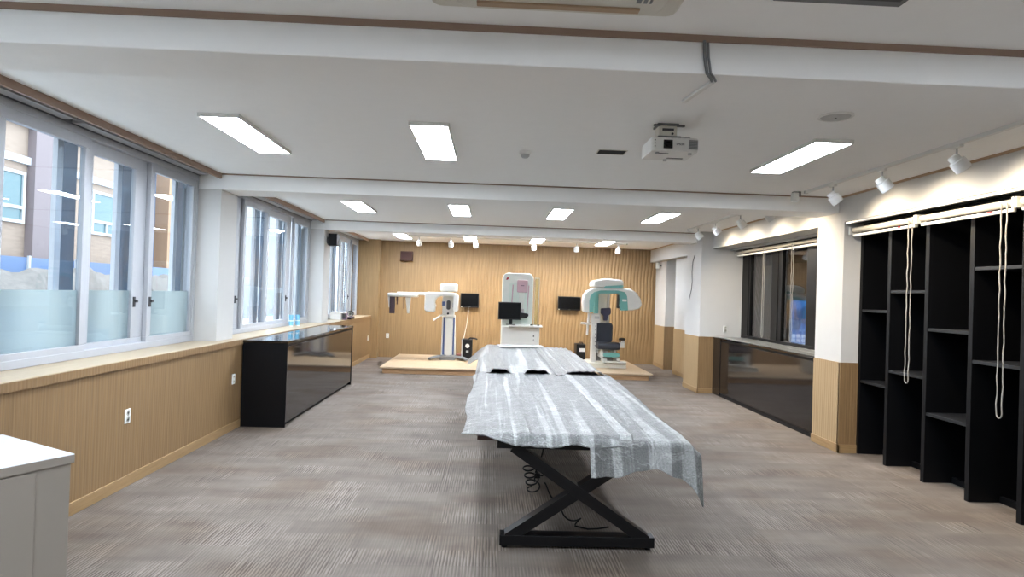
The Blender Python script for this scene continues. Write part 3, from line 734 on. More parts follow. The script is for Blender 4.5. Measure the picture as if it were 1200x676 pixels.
obj('screen_cable', MB().tube([(-.56, 15.92, 1.4), (-.57, 15.93, 1.2), (-.6, 15.93, .9), (-.66, 15.8, .55), (-.68, 15.4, .32), (-.69, 14.9, .155)], .007), M['offwhite'], label='pale cable hanging from the small wall screen to the platform', cat='cable')
obj('cable_reel', MB().lathe([(.05, 0), (.075, .03), (.08, .08), (.06, .13), (.02, .15)], (-.72, 14.75, .14)), mat('dull_red_rubber', (150, 96, 84), 0.6), label='dull reddish round cable reel on the platform beside the white column machine', cat='cable reel')

# ------------------------------------------------------------------ platform
r = thing('platform', (.6, 14.2, 0), 'low pale plywood platform in front of the back wall', 'platform')
obj('deck', MB().box(-2.27, 3.5, 12.84, 15.55, .105, .14), M['ply'], r, bev=.003)
obj('frame', MB().box(-2.22, 3.42, 12.89, 12.94, 0, .104).box(-2.22, 3.42, 15.45, 15.5, 0, .104).box(-2.22, -2.17, 12.94, 15.45, 0, .104).box(3.37, 3.42, 12.94, 15.45, 0, .104), M['plyedge'], r)
ZP = .14

# ------------------------------------------------------------------ machine 1: column with long side arm
def machine_column():
    r = thing('xray_machine', (-.97, 14.6, ZP), 'white column x-ray machine with a long arm to the left', 'x-ray machine')
    W = M['machine']
    b = MB()
    pts = []
    for k in range(17):
        a = PI*k/16
        pts.append((-.95-.43*math.cos(a), 14.25+.28*math.sin(a), ZP+.035+.04*math.sin(a)))
    b.tube(pts, [.045+.03*math.sin(PI*k/16) for k in range(17)], 12, .5)
    b.box(-1.15, -.8, 14.42, 14.78, ZP, ZP+.1)
    obj('base', b, M['grey'], r, bev=.01)
    obj('column', MB().hexa([(-1.135, 14.5, ZP+.1), (-.79, 14.5, ZP+.1), (-.79, 14.72, ZP+.1), (-1.135, 14.72, ZP+.1), (-1.13, 14.5, 1.2), (-.83, 14.5, 1.2), (-.83, 14.72, 1.2), (-1.13, 14.72, 1.2)]), W, r, bev=.015)
    for s in (0, 1):
        x0 = -1.095 if not s else -.865
        x1 = x0+.035
        obj('blue_strip', MB().hexa([(x0-(0 if s else .01), 14.49, .26), (x1, 14.49, .26), (x1, 14.51, .26), (x0-(0 if s else .01), 14.51, .26), (x0, 14.49, 1.15), (x1, 14.49, 1.15), (x1, 14.51, 1.15), (x0, 14.51, 1.15)]), M['bluestrip'], r)
    obj('front_cover', MB().prism(rrect(-1.05, -.885, .24, 1.12, .06), 14.46, 14.52), W, r, bev=.015)
    obj('carriage', MB().box(-1.13, -.85, 14.42, 14.7, 1.17, 1.66), W, r, bev=.02)
    obj('control_panel', MB().prism(rrect(-1.03, -.94, 1.33, 1.55, .04), 14.405, 14.43), M['darkgrey'], r, bev=.006)
    obj('knob', MB().lathe([(.025, 0), (.025, .02), (.015, .025)], (-.99, 14.42, 1.24), (0, -1, 0), seg=16), M['blackp'], r)
    obj('blue_tab', MB().box(-1.14, -1.07, 14.40, 14.43, 1.42, 1.52).box(-.885, -.845, 14.40, 14.43, 1.38, 1.5), M['bluestrip'], r, bev=.01)
    obj('top_head', MB().prism(rrect(-1.18, -.79, 14.25, 14.72, .08), 1.75, 1.94, 'xy'), W, r, bev=.035)
    obj('rotating_arm', MB().prism([(-1.53, 1.66), (-1.53, 1.34), (-1.52, 1.3), (-1.48, 1.275), (-1.32, 1.265), (-1.28, 1.29), (-1.28, 1.38), (-1.26, 1.42), (-1.29, 1.48), (-1.28, 1.55), (-1.24, 1.61), (-1.17, 1.64), (-.87, 1.645), (-.865, 1.35), (-.84, 1.29), (-.77, 1.29), (-.745, 1.34), (-.745, 1.66), (-.78, 1.71), (-.9, 1.735), (-1.46, 1.735), (-1.51, 1.71)], 14.22, 14.4), W, r, bev=.025)
    obj('long_arm', MB().box(-2.1, -1.2, 14.4, 14.5, 1.65, 1.715), W, r, bev=.015)
    obj('arm_head', MB().prism(rrect(-2.4, -1.7, 14.2, 14.6, .12), 1.6, 1.685, 'xy'), W, r, bev=.025)
    obj('arm_cap', MB().prism(rrect(-2.2, -1.8, 14.3, 14.55, .08), 1.685, 1.715, 'xy'), W, r, bev=.012)
    obj('sensor', MB().box(-2.345, -2.22, 14.27, 14.33, 1.21, 1.6), mat('dark_plum_sensor', (62, 46, 54), 0.5), r, bev=.008)
    obj('side_fin', MB().prism([(-2.40, 1.6), (-2.33, 1.6), (-2.345, 1.34), (-2.37, 1.34)], 14.34, 14.42), W, r, bev=.01)
    obj('side_fin', MB().prism([(-1.985, 1.6), (-1.86, 1.6), (-1.89, 1.22), (-1.935, 1.22)], 14.3, 14.38), W, r, bev=.012)
    obj('ear_rod', MB().cyl((-2.18, 14.35, 1.6), (-2.18, 14.35, 1.5), .02).cyl((-2.18, 14.35, 1.5), (-2.18, 14.35, 1.42), .014), M['brownbox'], r)
    obj('ear_rod', MB().cyl((-2.03, 14.35, 1.6), (-2.02, 14.35, 1.32), .012), M['brownbox'], r)
    obj('chin_handle', MB().tube([(-1.1, 14.4, 1.2), (-1.17, 14.3, 1.18), (-1.31, 14.2, 1.08)], .022, 10), W, r)
machine_column()

def computer(x0, x1, y0, z0, h, label, silver):
    r = thing('control_box', ((x0+x1)/2, y0+.2, z0), label, 'control box')
    obj('case', MB().box(x0, x1, y0, y0+.4, z0+.015, z0+h), M['blackp'], r, bev=.006)
    obj('rubber_foot', MB().box(x0+.02, x0+.06, y0+.05, y0+.35, z0, z0+.015).box(x1-.06, x1-.02, y0+.05, y0+.35, z0, z0+.015), M['darkgrey'], r)
    if silver:
        obj('side_trim', MB().box(x0-.012, x0+.02, y0-.01, y0+.38, z0+.015, z0+h), M['alu'], r)
        obj('badge', MB().lathe([(.05, 0), (.05, .006), (.03, .01)], ((x0+x1)/2+.01, y0, z0+h*.7), (0, -1, 0)), M['plastic'], r)
        obj('lower_badge', MB().box((x0+x1)/2-.02, (x0+x1)/2+.04, y0-.004, y0+.002, z0+h*.38, z0+h*.48), M['alu'], r)
        obj('top_cable', MB().tube([(x1-.1, y0+.1, z0+h-.003), (x1-.05, y0+.06, z0+h+.04), (x1+.06, y0+.05, z0+h+.03), (x1+.12, y0+.05, z0+h+.01)], .018), M['blackp'], r)
    else:
        obj('paper_label', MB().box((x0+x1)/2-.04, (x0+x1)/2+.1, y0-.003, y0+.002, z0+h*.62, z0+h*.8), M['paper'], r)
        obj('handle', MB().tube([(x0+.06, y0+.1, z0+h-.003), (x0+.07, y0+.1, z0+h+.04), (x1-.07, y0+.1, z0+h+.04), (x1-.06, y0+.1, z0+h-.003)], .012), M['blackp'], r)
computer(-.64, -.40, 14.5, ZP, .49, 'black and silver control box on the platform right of the column machine', True)
computer(2.09, 2.31, 14.5, ZP, .46, 'black control box with a white label left of the teal machine', False)

# ------------------------------------------------------------------ machine 2: round-topped cabinet with a workstation shelf
def machine_cabinet():
    r = thing('scanner_cabinet', (.68, 13.9, ZP), 'tall white round-topped scanner cabinet with a shelf, middle of the platform', 'scanner')
    W = mat('pale_green_white_enamel', (214, 220, 211), 0.35)
    obj('tall_panel', MB().prism(rrect(.26, .965, ZP+.001, 2.225, .13, 8, (0, 0, 1, 1)), 13.78, 14.1), W, r, bev=.02)
    obj('lower_cabinet', MB().box(.27, 1.12, 13.62, 14.12, ZP, 1.03), M['machine'], r, bev=.02)
    obj('recess_panel', MB().prism(rrect(.42, .86, 1.12, 2.0, .03), 13.768, 13.785), mat('pale_mint_panel', (202, 215, 205), 0.3), r)
    obj('shelf', MB().box(.42, 1.17, 13.42, 13.8, 1.03, 1.065), M['plastic'], r, bev=.008)
    obj('guide_rail', MB().cyl((.48, 13.75, 1.45), (.5, 13.75, 1.96), .012), M['pink'], r)
    obj('guide_rail', MB().cyl((.83, 13.75, 1.36), (.86, 13.75, 1.95), .012), M['pink'], r)
    obj('slider', MB().box(.64, .76, 13.72, 13.78, 1.3, 1.85), W, r, bev=.01)
    obj('pink_pad', MB().prism(rrect(.59, .83, 1.79, 2.07, .03), 13.68, 13.76), M['pink'], r, bev=.015)
    obj('pad_mark', MB().box(.67, .75, 13.676, 13.682, 1.935, 1.95), M['purple'], r)
    obj('compression_paddle', MB().prism([(.6, 1.24), (.8, 1.22), (.86, 1.27), (.85, 1.32), (.7, 1.34), (.6, 1.3)], 13.56, 13.72), M['blackp'], r, bev=.012)
    obj('paddle_holder', MB().box(.66, .76, 13.6, 13.74, 1.32, 1.42), M['lightgrey'], r, bev=.012)
    obj('red_mark', MB().prism([(.335, 2.07), (.37, 2.065), (.405, 2.1), (.4, 2.125), (.36, 2.12)], 13.776, 13.782), M['red'], r)
    sh = obj('shield_frame', MB().box(.985, .995, 13.7, 13.72, 1.065, 2.13).box(1.08, 1.095, 13.7, 13.72, 1.065, 2.13).box(.995, 1.08, 13.7, 13.72, 2.115, 2.13), M['lightgrey'], r)
    obj('shield_pane', MB().box(.995, 1.08, 13.708, 13.713, 1.07, 2.115), M['shield'], sh)
    obj('jog_knob', MB().lathe([(.035, 0), (.035, .015), (.02, .03)], (.93, 13.5, 1.065), seg=16).lathe([(.03, 0), (.03, .015), (.015, .025)], (1.08, 13.5, 1.065), seg=16), M['blackp'], r)
    obj('key_lock', MB().lathe([(.016, 0), (.016, .012)], (.99, 13.62, .82), (0, -1, 0), seg=12).lathe([(.01, 0), (.01, .008)], (.99, 13.62, .74), (0, -1, 0), seg=12), M['blackp'], r)
    r = thing('monitor', (.46, 13.5, 1.065), 'black flat monitor on the shelf of the white scanner cabinet', 'monitor')
    obj('stand', MB().box(.36, .56, 13.44, 13.6, 1.066, 1.08).box(.43, .5, 13.53, 13.56, 1.08, 1.3), M['blackp'], r, bev=.005)
    obj('casing', MB().box(.18, .68, 13.47, 13.52, 1.18, 1.565), M['blackp'], r, bev=.008)
    obj('display', MB().box(.2, .66, 13.464, 13.471, 1.205, 1.545), M['screen'], r)
machine_cabinet()

# ------------------------------------------------------------------ machine 3: teal and white machine with chair
def machine_chair():
    r = thing('scanner_with_chair', (2.75, 14.2, ZP), 'teal and white scanner with a dark seated chair, right end of the platform', 'scanner')
    W = M['machine']; T = M['teal']
    obj('base_block', MB().box(2.27, 3.14, 13.78, 14.75, ZP, ZP+.1), M['offwhite'], r, bev=.008)
    obj('rear_column', MB().box(2.53, 2.86, 14.5, 14.75, ZP+.1, 1.98), M['lightgrey'], r, bev=.012)
    obj('column_face', MB().box(2.555, 2.78, 14.46, 14.51, .75, 1.9), M['offwhite'], r, bev=.01)
    obj('base_skirt', MB().prism([(2.45, ZP+.1), (2.95, ZP+.1), (2.9, ZP+.3), (2.5, ZP+.3)], 14.3, 14.5), M['grey'], r, bev=.02)
    obj('teal_column', MB().box(2.46, 2.56, 14.35, 14.46, 1.35, 1.93), T, r, bev=.012)
    obj('control_post', MB().box(2.36, 2.48, 14.02, 14.18, ZP+.1, 1.15), W, r, bev=.015)
    b = MB()
    for k in range(6): b.lathe([(.012, 0), (.012, .006)], (2.45, 14.02, .62+.09*k), (0, -1, 0), seg=10)
    obj('post_buttons', b, M['grey'], r)
    obj('control_panel', MB().prism(rrect(2.33, 2.55, 1.14, 1.36, .03), 13.98, 14.12), W, r, bev=.012)
    obj('panel_display', MB().box(2.41, 2.52, 13.972, 13.982, 1.24, 1.3), M['lightgrey'], r)
    obj('handle', MB().tube([(2.1, 14.0, 1.13), (2.18, 13.98, 1.125), (2.32, 14.0, 1.12)], .028).tube([(2.25, 13.99, 1.15), (2.255, 13.98, 1.0), (2.25, 13.98, .86)], .026).tube([(2.27, 14.0, 1.12), (2.28, 14.02, 1.4)], .03), W, r)
    obj('top_head', MB().prism([(2.33, 1.99), (2.36, 1.97), (2.62, 1.965), (2.98, 1.985), (3.02, 2.03), (3.01, 2.12), (2.96, 2.15), (2.6, 2.17), (2.37, 2.12), (2.33, 2.09)], 13.75, 14.4), W, r, bev=.03)
    obj('teal_trim', MB().prism([(2.55, 1.95), (2.98, 1.965), (3.02, 2.01), (2.98, 2.03), (2.6, 2.0)], 13.738, 13.76), T, r)
    obj('rotating_arm', MB().prism([(2.12, 1.41), (2.105, 1.62), (2.13, 1.78), (2.2, 1.88), (2.33, 1.94), (2.6, 1.975), (3.0, 1.965), (3.2, 1.95), (3.33, 1.87), (3.43, 1.74), (3.465, 1.62), (3.46, 1.56), (3.4, 1.5), (3.25, 1.46), (3.1, 1.455), (2.98, 1.47), (2.95, 1.56), (2.96, 1.7), (2.94, 1.83), (2.5, 1.83), (2.42, 1.8), (2.37, 1.73), (2.355, 1.6), (2.35, 1.4), (2.2, 1.375)], 13.82, 14.1), W, r, bev=.035)
    obj('arm_lining', MB().prism([(2.255, 1.4), (2.25, 1.65), (2.275, 1.77), (2.35, 1.85), (2.5, 1.895), (2.9, 1.905), (3.06, 1.87), (3.11, 1.78), (3.14, 1.46), (2.97, 1.45), (2.935, 1.56), (2.945, 1.7), (2.925, 1.835), (2.5, 1.825), (2.42, 1.795), (2.37, 1.725), (2.355, 1.6), (2.35, 1.39)], 13.785, 13.825), T, r, bev=.008)
    obj('detector_face', MB().box(2.93, 2.95, 13.84, 14.08, 1.5, 1.8), M['darkgrey'], r)
    obj('arm_nameplate', MB().box(3.0, 3.1, 13.778, 13.787, 1.66, 1.71), M['plastic'], r)
    obj('headrest', MB().prism([(2.58, 1.48), (2.8, 1.5), (2.81, 1.36), (2.75, 1.32), (2.73, 1.2), (2.65, 1.2), (2.64, 1.32), (2.58, 1.36)], 14.08, 14.2), M['navy'], r, bev=.02)
    obj('backrest', MB().prism(rrect(2.44, 2.88, .68, 1.15, .09, 6, (1, 1, 1, 1)), 14.15, 14.25), M['slate'], r, bev=.03)
    obj('seat', MB().prism([(13.68, .6), (13.72, .56), (14.2, .57), (14.22, .7), (13.8, .72), (13.7, .69)], 2.46, 2.97, 'yz'), M['slate'], r, bev=.035)
    obj('seat_frame', MB().box(2.55, 2.62, 13.85, 14.2, .36, .57).box(2.84, 2.91, 13.85, 14.2, .36, .57).box(2.45, 2.97, 13.95, 14.15, .52, .57), W, r, bev=.012)
    obj('footrest', MB().prism(rrect(2.6, 2.98, .385, .485, .045), 13.78, 13.83), T, r, bev=.012)
    obj('chair_base', MB().box(2.6, 3.12, 13.68, 13.82, .26, .3).box(2.62, 2.7, 13.82, 14.2, .26, .36).box(2.92, 3.0, 13.82, 14.2, .26, .36), W, r, bev=.012)
    for xx in (2.72, 2.98): obj('caster', MB().cyl((xx-.03, 13.8, .265), (xx+.03, 13.8, .265), .03, seg=14), M['plastic'], r)
    obj('armrest', MB().tube([(2.92, 14.05, .66), (3.04, 13.98, .66), (3.08, 13.9, .75)], .035).box(3.0, 3.1, 13.85, 14.0, .6, .72), W, r, bev=.01)
    obj('armrest_knob', MB().lathe([(.02, 0), (.075, .01), (.08, .04), (.05, .06), (.01, .065)], (3.05, 13.92, .76)), M['blackp'], r)
machine_chair()

# ------------------------------------------------------------------ right: bookcase, roller blinds
r = thing('bookcase', (4.6, 5.2, 0), 'tall black bookcase with staggered shelves in the right wall opening', 'bookcase')
DIV = [7.055, 6.55, 5.97, 5.40, 4.85, 4.28, 3.72, 3.36]
for k, y in enumerate(DIV):
    obj('divider', MB().box(4.37, 4.85, y-.028, y+.022, 0.003, 2.68), M['shelfb'], r, bev=.002)
obj('back_panel', MB().box(4.86, 4.9, 3.33, 7.07, 0.003, 2.68), M['shelfb'], r)
obj('plinth', MB().box(4.66, 4.7, 3.4, 7.02, 0.003, .06), M['shelfb'], r)
obj('crown', MB().box(4.40, 4.85, 3.4, 7.07, 2.68, 2.715), M['shelfb'], r)
SH = [(1.70, .87), (1.92, 1.05), (1.54, .70), (2.125, 1.285), (1.75, .9), (1.9, 1.0), (1.5, .7)]
M['shelfg'] = mat('charcoal_shelf_edge', (30, 32, 35), 0.45, spec=0.3)
for k, zs in enumerate(SH):
    for z in zs:
        obj('shelf', MB().box(4.375, 4.858, DIV[k+1]+.022, DIV[k]-.028, z-.03, z), M['shelfg'], r, bev=.002)

def roller(y0, y1, xt, zt, label, zchain, chain_y, group, extra=None, rt=.032):
    r = thing('roller_blind', (xt, (y0+y1)/2, zt), label, 'roller blind', group)
    obj('roller_tube', MB().cyl((xt, y0+.03, zt), (xt, y1-.03, zt), rt), M['blind'], r)
    obj('hem_bar', MB().box(xt-.02, xt+.015, y0+.035, y1-.035, zt-.075, zt-.045), M['plastic'], r, bev=.006)
    for yy in (y0, y1-.02): obj('bracket', MB().box(xt-.05, xt+.05, yy, yy+.02, zt-.05, zt+.04), M['plastic'], r, bev=.004)
    xc = xt-.055; w = .027
    pts = [(xc, chain_y+w, zt)]
    n = 24
    for k in range(1, n): pts.append((xc+.003*math.sin(k*2.1), chain_y+w+.003*math.sin(k*1.7), zt+(zchain+.04-zt)*k/n))
    for k in range(9):
        a = PI*k/8; pts.append((xc, chain_y+w*math.cos(a), zchain+.04-.04*math.sin(a)))
    for k in range(n-1, 0, -1): pts.append((xc+.003*math.sin(k*1.3), chain_y-w+.003*math.sin(k*2.3), zt+(zchain+.04-zt)*k/n))
    pts.append((xc, chain_y-w, zt))
    obj('pull_chain', MB().tube(pts, .0055, 8), M['bead'], r)
    if extra: obj('pull_cord', MB().tube([(xc, extra, zt), (xc, extra, 1.2), (xc, extra-.03, 1.15), (xc, extra-.06, 1.2), (xc, extra-.06, zt)], .005), M['bead'], r)
    obj('red_tab', MB().box(xt-.03, xt-.02, y0+.25, y0+.28, zt-.06, zt-.045), M['red'], r)
for k, (a, c) in enumerate(((5.93, 7.05), (4.78, 5.92), (3.63, 4.77))):
    roller(a, c, 4.25, 2.625, ('rolled-up ivory blind at the far end of the bookcase', 'rolled-up ivory blind above the middle of the bookcase', 'rolled-up ivory blind over the near end of the bookcase')[k], (.98, .86, .9)[k], (5.98, 4.86, 3.75)[k], 'rolled-up ivory blinds over the bookcase')
r = thing('blind_track', (4.23, 5.2, 2.72), 'aluminium head rail along the top of the bookcase opening', 'head rail')
obj('rail', MB().box(4.175, 4.215, 3.32, 7.07, 2.70, 2.728).box(4.215, 4.3, 3.32, 7.07, 2.716, 2.728), M['alu'], r, bev=.003)
obj('dark_channel', MB().box(4.216, 4.29, 3.32, 7.07, 2.702, 2.715), M['blackp'], r)

# ------------------------------------------------------------------ right: interior window, counter, display behind
XW = 4.74
b = MB()
b.box(XW, XW+.09, 7.66, 11.35, 1.0, 1.12).box(XW, XW+.09, 7.66, 11.35, 2.64, 2.73)
for a, c in ((10.98, 11.35), (9.78, 10.15), (8.68, 9.0), (7.66, 7.85)): b.box(XW, XW+.09, a, c, 1.12, 2.64)
b.box(XW-.01, XW, 11.05, 11.08, 1.12, 2.64).box(XW-.01, XW, 9.9, 9.93, 1.12, 2.64)
wr = struct('window_5', b, M['blackframe'], bev=.004)
for a, c in ((10.15, 10.98), (9.0, 9.78), (7.85, 8.68)):
    obj('glass_pane', MB().box(XW+.03, XW+.04, a, c, 1.12, 2.64), M['darkglass'], wr)
struct('wall_right_lower', MB().box(4.70, 4.95, 7.66, 11.35, 0, 1.0), M['black'], smooth=False)
roller(7.7, 11.33, 4.62, 2.66, 'rolled-up blind across the top of the dark interior window', 1.15, 9.1, 'blind over the interior window', 10.1, .026)
r = thing('blind_track', (4.55, 9.5, 2.71), 'aluminium head rail over the dark interior window', 'head rail')
obj('rail', MB().box(4.5, 4.54, 7.68, 11.34, 2.695, 2.73), M['alu'], r, bev=.003)
obj('dark_channel', MB().box(4.545, 4.6, 7.68, 11.34, 2.71, 2.73), M['blackp'], r)

r = thing('counter', (4.45, 9.5, 0), 'dark glossy built-in counter under the interior window on the right', 'counter')
obj('carcass', MB().box(4.25, 4.69, 7.68, 11.32, .06, 1.04), M['black'], r)
obj('front_panel', MB().box(4.226, 4.25, 7.7, 10.98, .07, 1.0), M['gloss'], r, bev=.002)
obj('end_strip', MB().box(4.216, 4.25, 10.99, 11.33, .02, 1.04), M['gloss'], r, bev=.002)
obj('plinth', MB().box(4.235, 4.69, 7.68, 11.32, 0.002, .06), M['blackp'], r)
def topfn(u, v):
    x = 4.205+u*.53; y = 7.67+v*3.66
    return (x, y, 1.066+.004*noise.noise((x*9, y*3, 1.0)))
obj('countertop', MB().box(4.205, 4.735, 7.67, 11.33, 1.04, 1.062), M['glosstop'], r)
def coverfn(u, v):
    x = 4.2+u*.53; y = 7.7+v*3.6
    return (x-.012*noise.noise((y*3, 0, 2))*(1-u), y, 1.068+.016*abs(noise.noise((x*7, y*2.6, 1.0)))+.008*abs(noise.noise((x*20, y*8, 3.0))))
obj('reflection_film', MB().grid(coverfn, 40, 160), M['bubbleE'], solid=.002, label='crumpled pale plastic film added on the dark right counter for its white reflection', cat='plastic film')  # film added to lighten the counter; pale streaks colour in its white reflection
# room behind the interior window
b = MB().box(5.1, 8.1, 6.9, 18, -.1, 0).box(5.1, 8.1, 6.9, 18, 2.8, 2.9).box(8.0, 8.1, 6.9, 18, 0, 2.8).box(5.1, 8.1, 18, 18.1, 0, 2.8).box(5.1, 8.1, 6.8, 6.9, 0, 2.8)
b.box(4.84, 5.12, 7.55, 7.66, 0, 2.8).box(4.84, 5.12, 11.35, 11.45, 0, 2.8).box(4.84, 5.12, 7.66, 11.35, 2.73, 2.8).box(4.95, 5.2, 11.45, 18.1, 0, 2.9)
struct('wall_corridor', b, mat('dim_corridor_paint', (104, 92, 78), 0.85), smooth=False)
r = thing('display_kiosk', (6.3, 12.4, 0), 'blue lit display kiosk seen through the interior window', 'display kiosk')
obj('cabinet', MB().box(6.12, 6.5, 12.25, 12.65, 0, 1.95), M['plastic'], r, bev=.02)
sc_ = obj('screen', MB().box(6.14, 6.48, 12.235, 12.25, .75, 1.8), emit('blue_screen', (60, 130, 215), .9), r)
b = MB()
for i in range(3):
    for j in range(4): b.box(6.16+.107*i, 6.235+.107*i, 12.23, 12.236, .78+.09*j, .84+.09*j)
obj('screen_tiles', b, emit('pale_blue_tiles', (180, 205, 235), 1.2), sc_)
obj('screen_picture', MB().prism([(6.18, 1.2), (6.3, 1.2), (6.36, 1.35), (6.45, 1.3), (6.45, 1.72), (6.3, 1.6), (6.2, 1.65)], 12.23, 12.236), emit('dark_blue_picture', (40, 90, 150), .9), sc_)

# ------------------------------------------------------------------ the tables
def table(y0, y1, label, topmat):
    r = thing('conference_table', (.64, (y0+y1)/2, 0), label, 'table', 'long tables end to end')
    obj('tabletop', MB().box(-.06, 1.38, y0, y1, .745, .772), topmat, r, bev=.004)
    def legframe(y, t):
        b = MB().box(.08, 1.22, y, y+t, .688, .744)
        obj('top_bar', b, M['steel'], r, bev=.003)
        obj('foot_bar', MB().box(.115, 1.185, y, y+t, .025, .095), M['steel'], r, bev=.003)
        obj('cross_brace', MB().bar((.19, y+t*.5, .70), (1.13, y+t*.5, .07), .075, t-.002, (0, 1, 0)), M['steel'], r, bev=.002)
        obj('cross_brace', MB().bar((.17, y+t*.5+.001, .07), (1.11, y+t*.5+.001, .70), .075, t-.004, (0, 1, 0)), M['steel'], r, bev=.002)
        for xx in (.15, 1.15): obj('foot_pad', MB().cyl((xx, y+t/2, 0), (xx, y+t/2, .026), .022), M['blackp'], r)
    legframe(y0+.02, .1); legframe(y1-.14, .1)
    obj('side_rail', MB().box(.12, .17, y0+.12, y1-.14, .69, .74), M['steel'], r)
    obj('side_rail', MB().box(1.13, 1.18, y0+.12, y1-.14, .69, .74), M['steel'], r)
TY0 = 4.16
table(TY0, 7.58, 'long dark table on X-shaped black legs, nearest the camera', M['tabletop'])
table(7.6, 11.15, 'second long dark table standing behind the near one', M['navytop'])

def smooth(a, b, t):
    t = max(0, min(1, (t-a)/(b-a))); return t*t*(3-2*t)
def wr_(x, y, sd, amp=.006):
    """long creases running with the sheet plus crumple"""
    c = noise.noise((x*9+sd, y*.55, sd)); c2 = noise.noise((x*22+sd, y*1.6, sd*2.0)); c3 = noise.noise((x*7, y*7, sd+5))
    return amp*(1.5*max(0, .35-abs(c))*2.2+1.1*max(0, .3-abs(c2))*1.6+.9*abs(c3))
ZT0 = .776
# near left sheet, laid over the right one
def sheetA(u, v):
    x = -.17+1.17*u; y = 4.07+(7.3-4.07)*v
    x += .015*math.sin(y*3.1)+.02*noise.noise((y*2.0, 3.0, u))
    z = ZT0+.012+wr_(x, y, 1.3, .007)
    if x > .6: z += .006
    le = smooth(-.06, -.2, x); z -= .09*le*(.45+.75*smooth(7.2, 4.6, y)*0+.3*noise.noise((y*1.7, 0, 2))) - .035*smooth(4.7, 4.07, y)*le
    ne = smooth(TY0+.02, TY0-.1, y)
    z -= ne*(.075*smooth(-.1, .25, x)+.02*noise.noise((x*6, 1, 2)) - .012)
    y += .02*noise.noise((x*4, 0, 7))*ne
    far = smooth(7.0, 7.3, y); z += far*.022*max(0, noise.noise((x*4.2, 0, 9)))
    return (x, y, z)
obj('bubble_wrap_sheet', MB().grid(sheetA, 130, 170), M['bubbleA'], solid=.004, label='large crinkled bubble wrap sheet on the near table, left half, overlapping the other', cat='bubble wrap', group='bubble wrap sheets over the tables')
# near right sheet, hanging over the near end
def curve(t, pts):
    for (a, p), (b_, q) in zip(pts, pts[1:]):
        if t <= b_:
            k = max(0, (t-a)/(b_-a)); k = k*k*(3-2*k); return p+(q-p)*k
    return pts[-1][1]
def sheetB(u, v):
    x = .70+.78*u
    drop = curve(x, [(.70, .225), (.85, .225), (1.02, .175), (1.14, .17), (1.28, .215), (1.42, .29), (1.48, .33)])
    yedge = TY0-.025; vt = .84
    side = smooth(1.37, 1.48, x); near = smooth(7.0, 4.3, yedge+(7.45-yedge)*(1-v/vt)) if v < vt else 1
    if v < vt:
        y = yedge+(7.45-yedge)*(1-v/vt)
        z = ZT0+.002+wr_(x, y, 4.7, .007)*smooth(yedge, yedge+.2, y)
    else:
        k = (v-vt)/(1-vt); a_ = min(1, k*4)*PI/2; rr = .035
        fold = noise.noise((x*8, 0, 1.5))*.03+math.sin(x*27+1.2*math.sin(x*9))*.012
        y = yedge-rr*math.sin(a_)-fold*k-.085*k
        z = ZT0+.002-rr*(1-math.cos(a_))-max(0, k-.25)/.75*(drop-rr)
    z -= side*near*.075; x -= side*near*.02
    return (x, y, z)
obj('bubble_wrap_sheet', MB().grid(sheetB, 100, 190), M['bubbleB'], solid=.004, label='bubble wrap sheet draped over the near right table corner down to its legs', cat='bubble wrap', group='bubble wrap sheets over the tables')
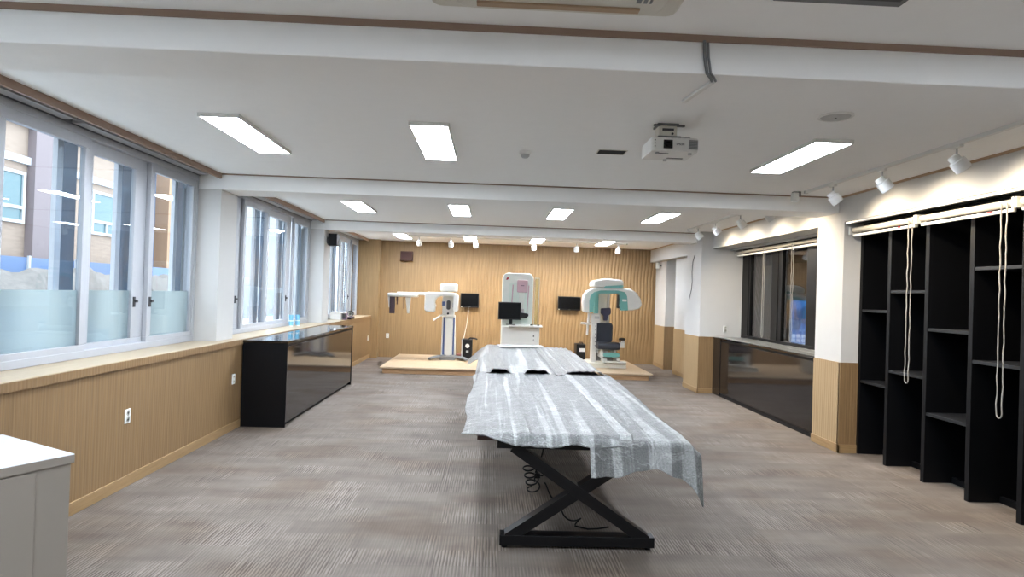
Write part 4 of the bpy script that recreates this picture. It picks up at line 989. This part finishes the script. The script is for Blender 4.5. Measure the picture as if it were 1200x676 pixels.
# far left sheet
def sheetC(u, v):
    x = -.16+1.05*u
    gap = .33*smooth(.02, .07, x)*smooth(.27, .2, x)+.3*smooth(.43, .47, x)*smooth(.74, .69, x)
    y0 = 7.28+.03*noise.noise((x*5, 0, 3))
    y = y0+(11.2-y0)*v
    lift = math.exp(-((y-7.3)/.28)**2)*.045*max(0, min(1, gap/.3))
    z = ZT0+.02+wr_(x, y, 8.1, .006)+lift
    fl = smooth(-.02, -.16, x)*smooth(9.2, 10.4, y)
    le = smooth(-.06, -.17, x)
    z -= le*.07+fl*.2; x -= fl*.2
    return (x, y, z)
obj('bubble_wrap_sheet', MB().grid(sheetC, 110, 150), M['bubbleC'], solid=.004, label='bubble wrap sheet on the left half of the far table, lifted at its near edge', cat='bubble wrap', group='bubble wrap sheets over the tables')
M['bubbleD'] = bubble_mat('ridged_wrap', cells=60, strip_scale=14.0)
def sheetD(u, v):
    x = .80+.66*u
    y0 = 7.42-.28*smooth(1.0, .85, x); y = y0+(10.9-y0)*v
    rib = .006*math.sin(2*PI*x/.085)
    z = ZT0+.03+rib+wr_(x, y, 12.1, .004)+.02*math.exp(-((y-y0)/.15)**2)*smooth(.95, 1.1, x)
    re = smooth(1.34, 1.47, x); z -= re*.045
    return (x, y, z)
obj('bubble_wrap_sheet', MB().grid(sheetD, 90, 120), M['bubbleD'], solid=.004, label='ribbed bubble wrap sheet on the right half of the far table', cat='bubble wrap', group='bubble wrap sheets over the tables')
obj('foam_sheet', MB().prism([(.2, 10.5), (.98, 10.75), (.95, 11.1), (.15, 11.0)], .818, .832, 'xy'), M['foam'], bev=.006, label='flat white foam sheet at the far end of the far table', cat='foam sheet')

# cables under the near table
pts = []
for k in range(9): pts.append((.32+.02*math.sin(k*.9), 4.6, .68-.025*k))
for k in range(60):
    a = k*.42; pts.append((.33+.05*math.sin(a)+.0008*k, 4.62+.04*math.cos(a), .47-.0035*k+.02*math.cos(a)))
r = thing('power_cable', (.35, 4.62, 0), 'tangled black cable hanging behind the X legs of the near table', 'cable')
obj('cord', MB().tube(pts, .006, 8), M['blackp'], r)
obj('plug', MB().box(.375, .42, 4.6, 4.64, .36, .395).cyl((.42, 4.62, .378), (.445, 4.62, .378), .006), M['blackp'], r, bev=.008)
pts = []
for k in range(12): pts.append((.415+.03*math.sin(k*.45), 4.7, .7-.036*k))
obj('cord', MB().tube(pts, .006, 8), M['blackp'], r)
pts = []
for k in range(70):
    t = k/69.0; a = t*13.5
    pts.append((.45+.28*t-.055*math.sin(a)*(t*.9+.1), 4.55+.06*math.cos(a)*.4, .34-.315*t+.05*math.cos(a)*math.sin(PI*t)))
pts += [(.78, 4.54, .012), (.86, 4.56, .008), (.95, 4.6, .008)]
obj('floor_cable', MB().tube(pts, .006, 8), M['blackp'], label='coiled black cable curling down to the carpet between the table legs', cat='cable')
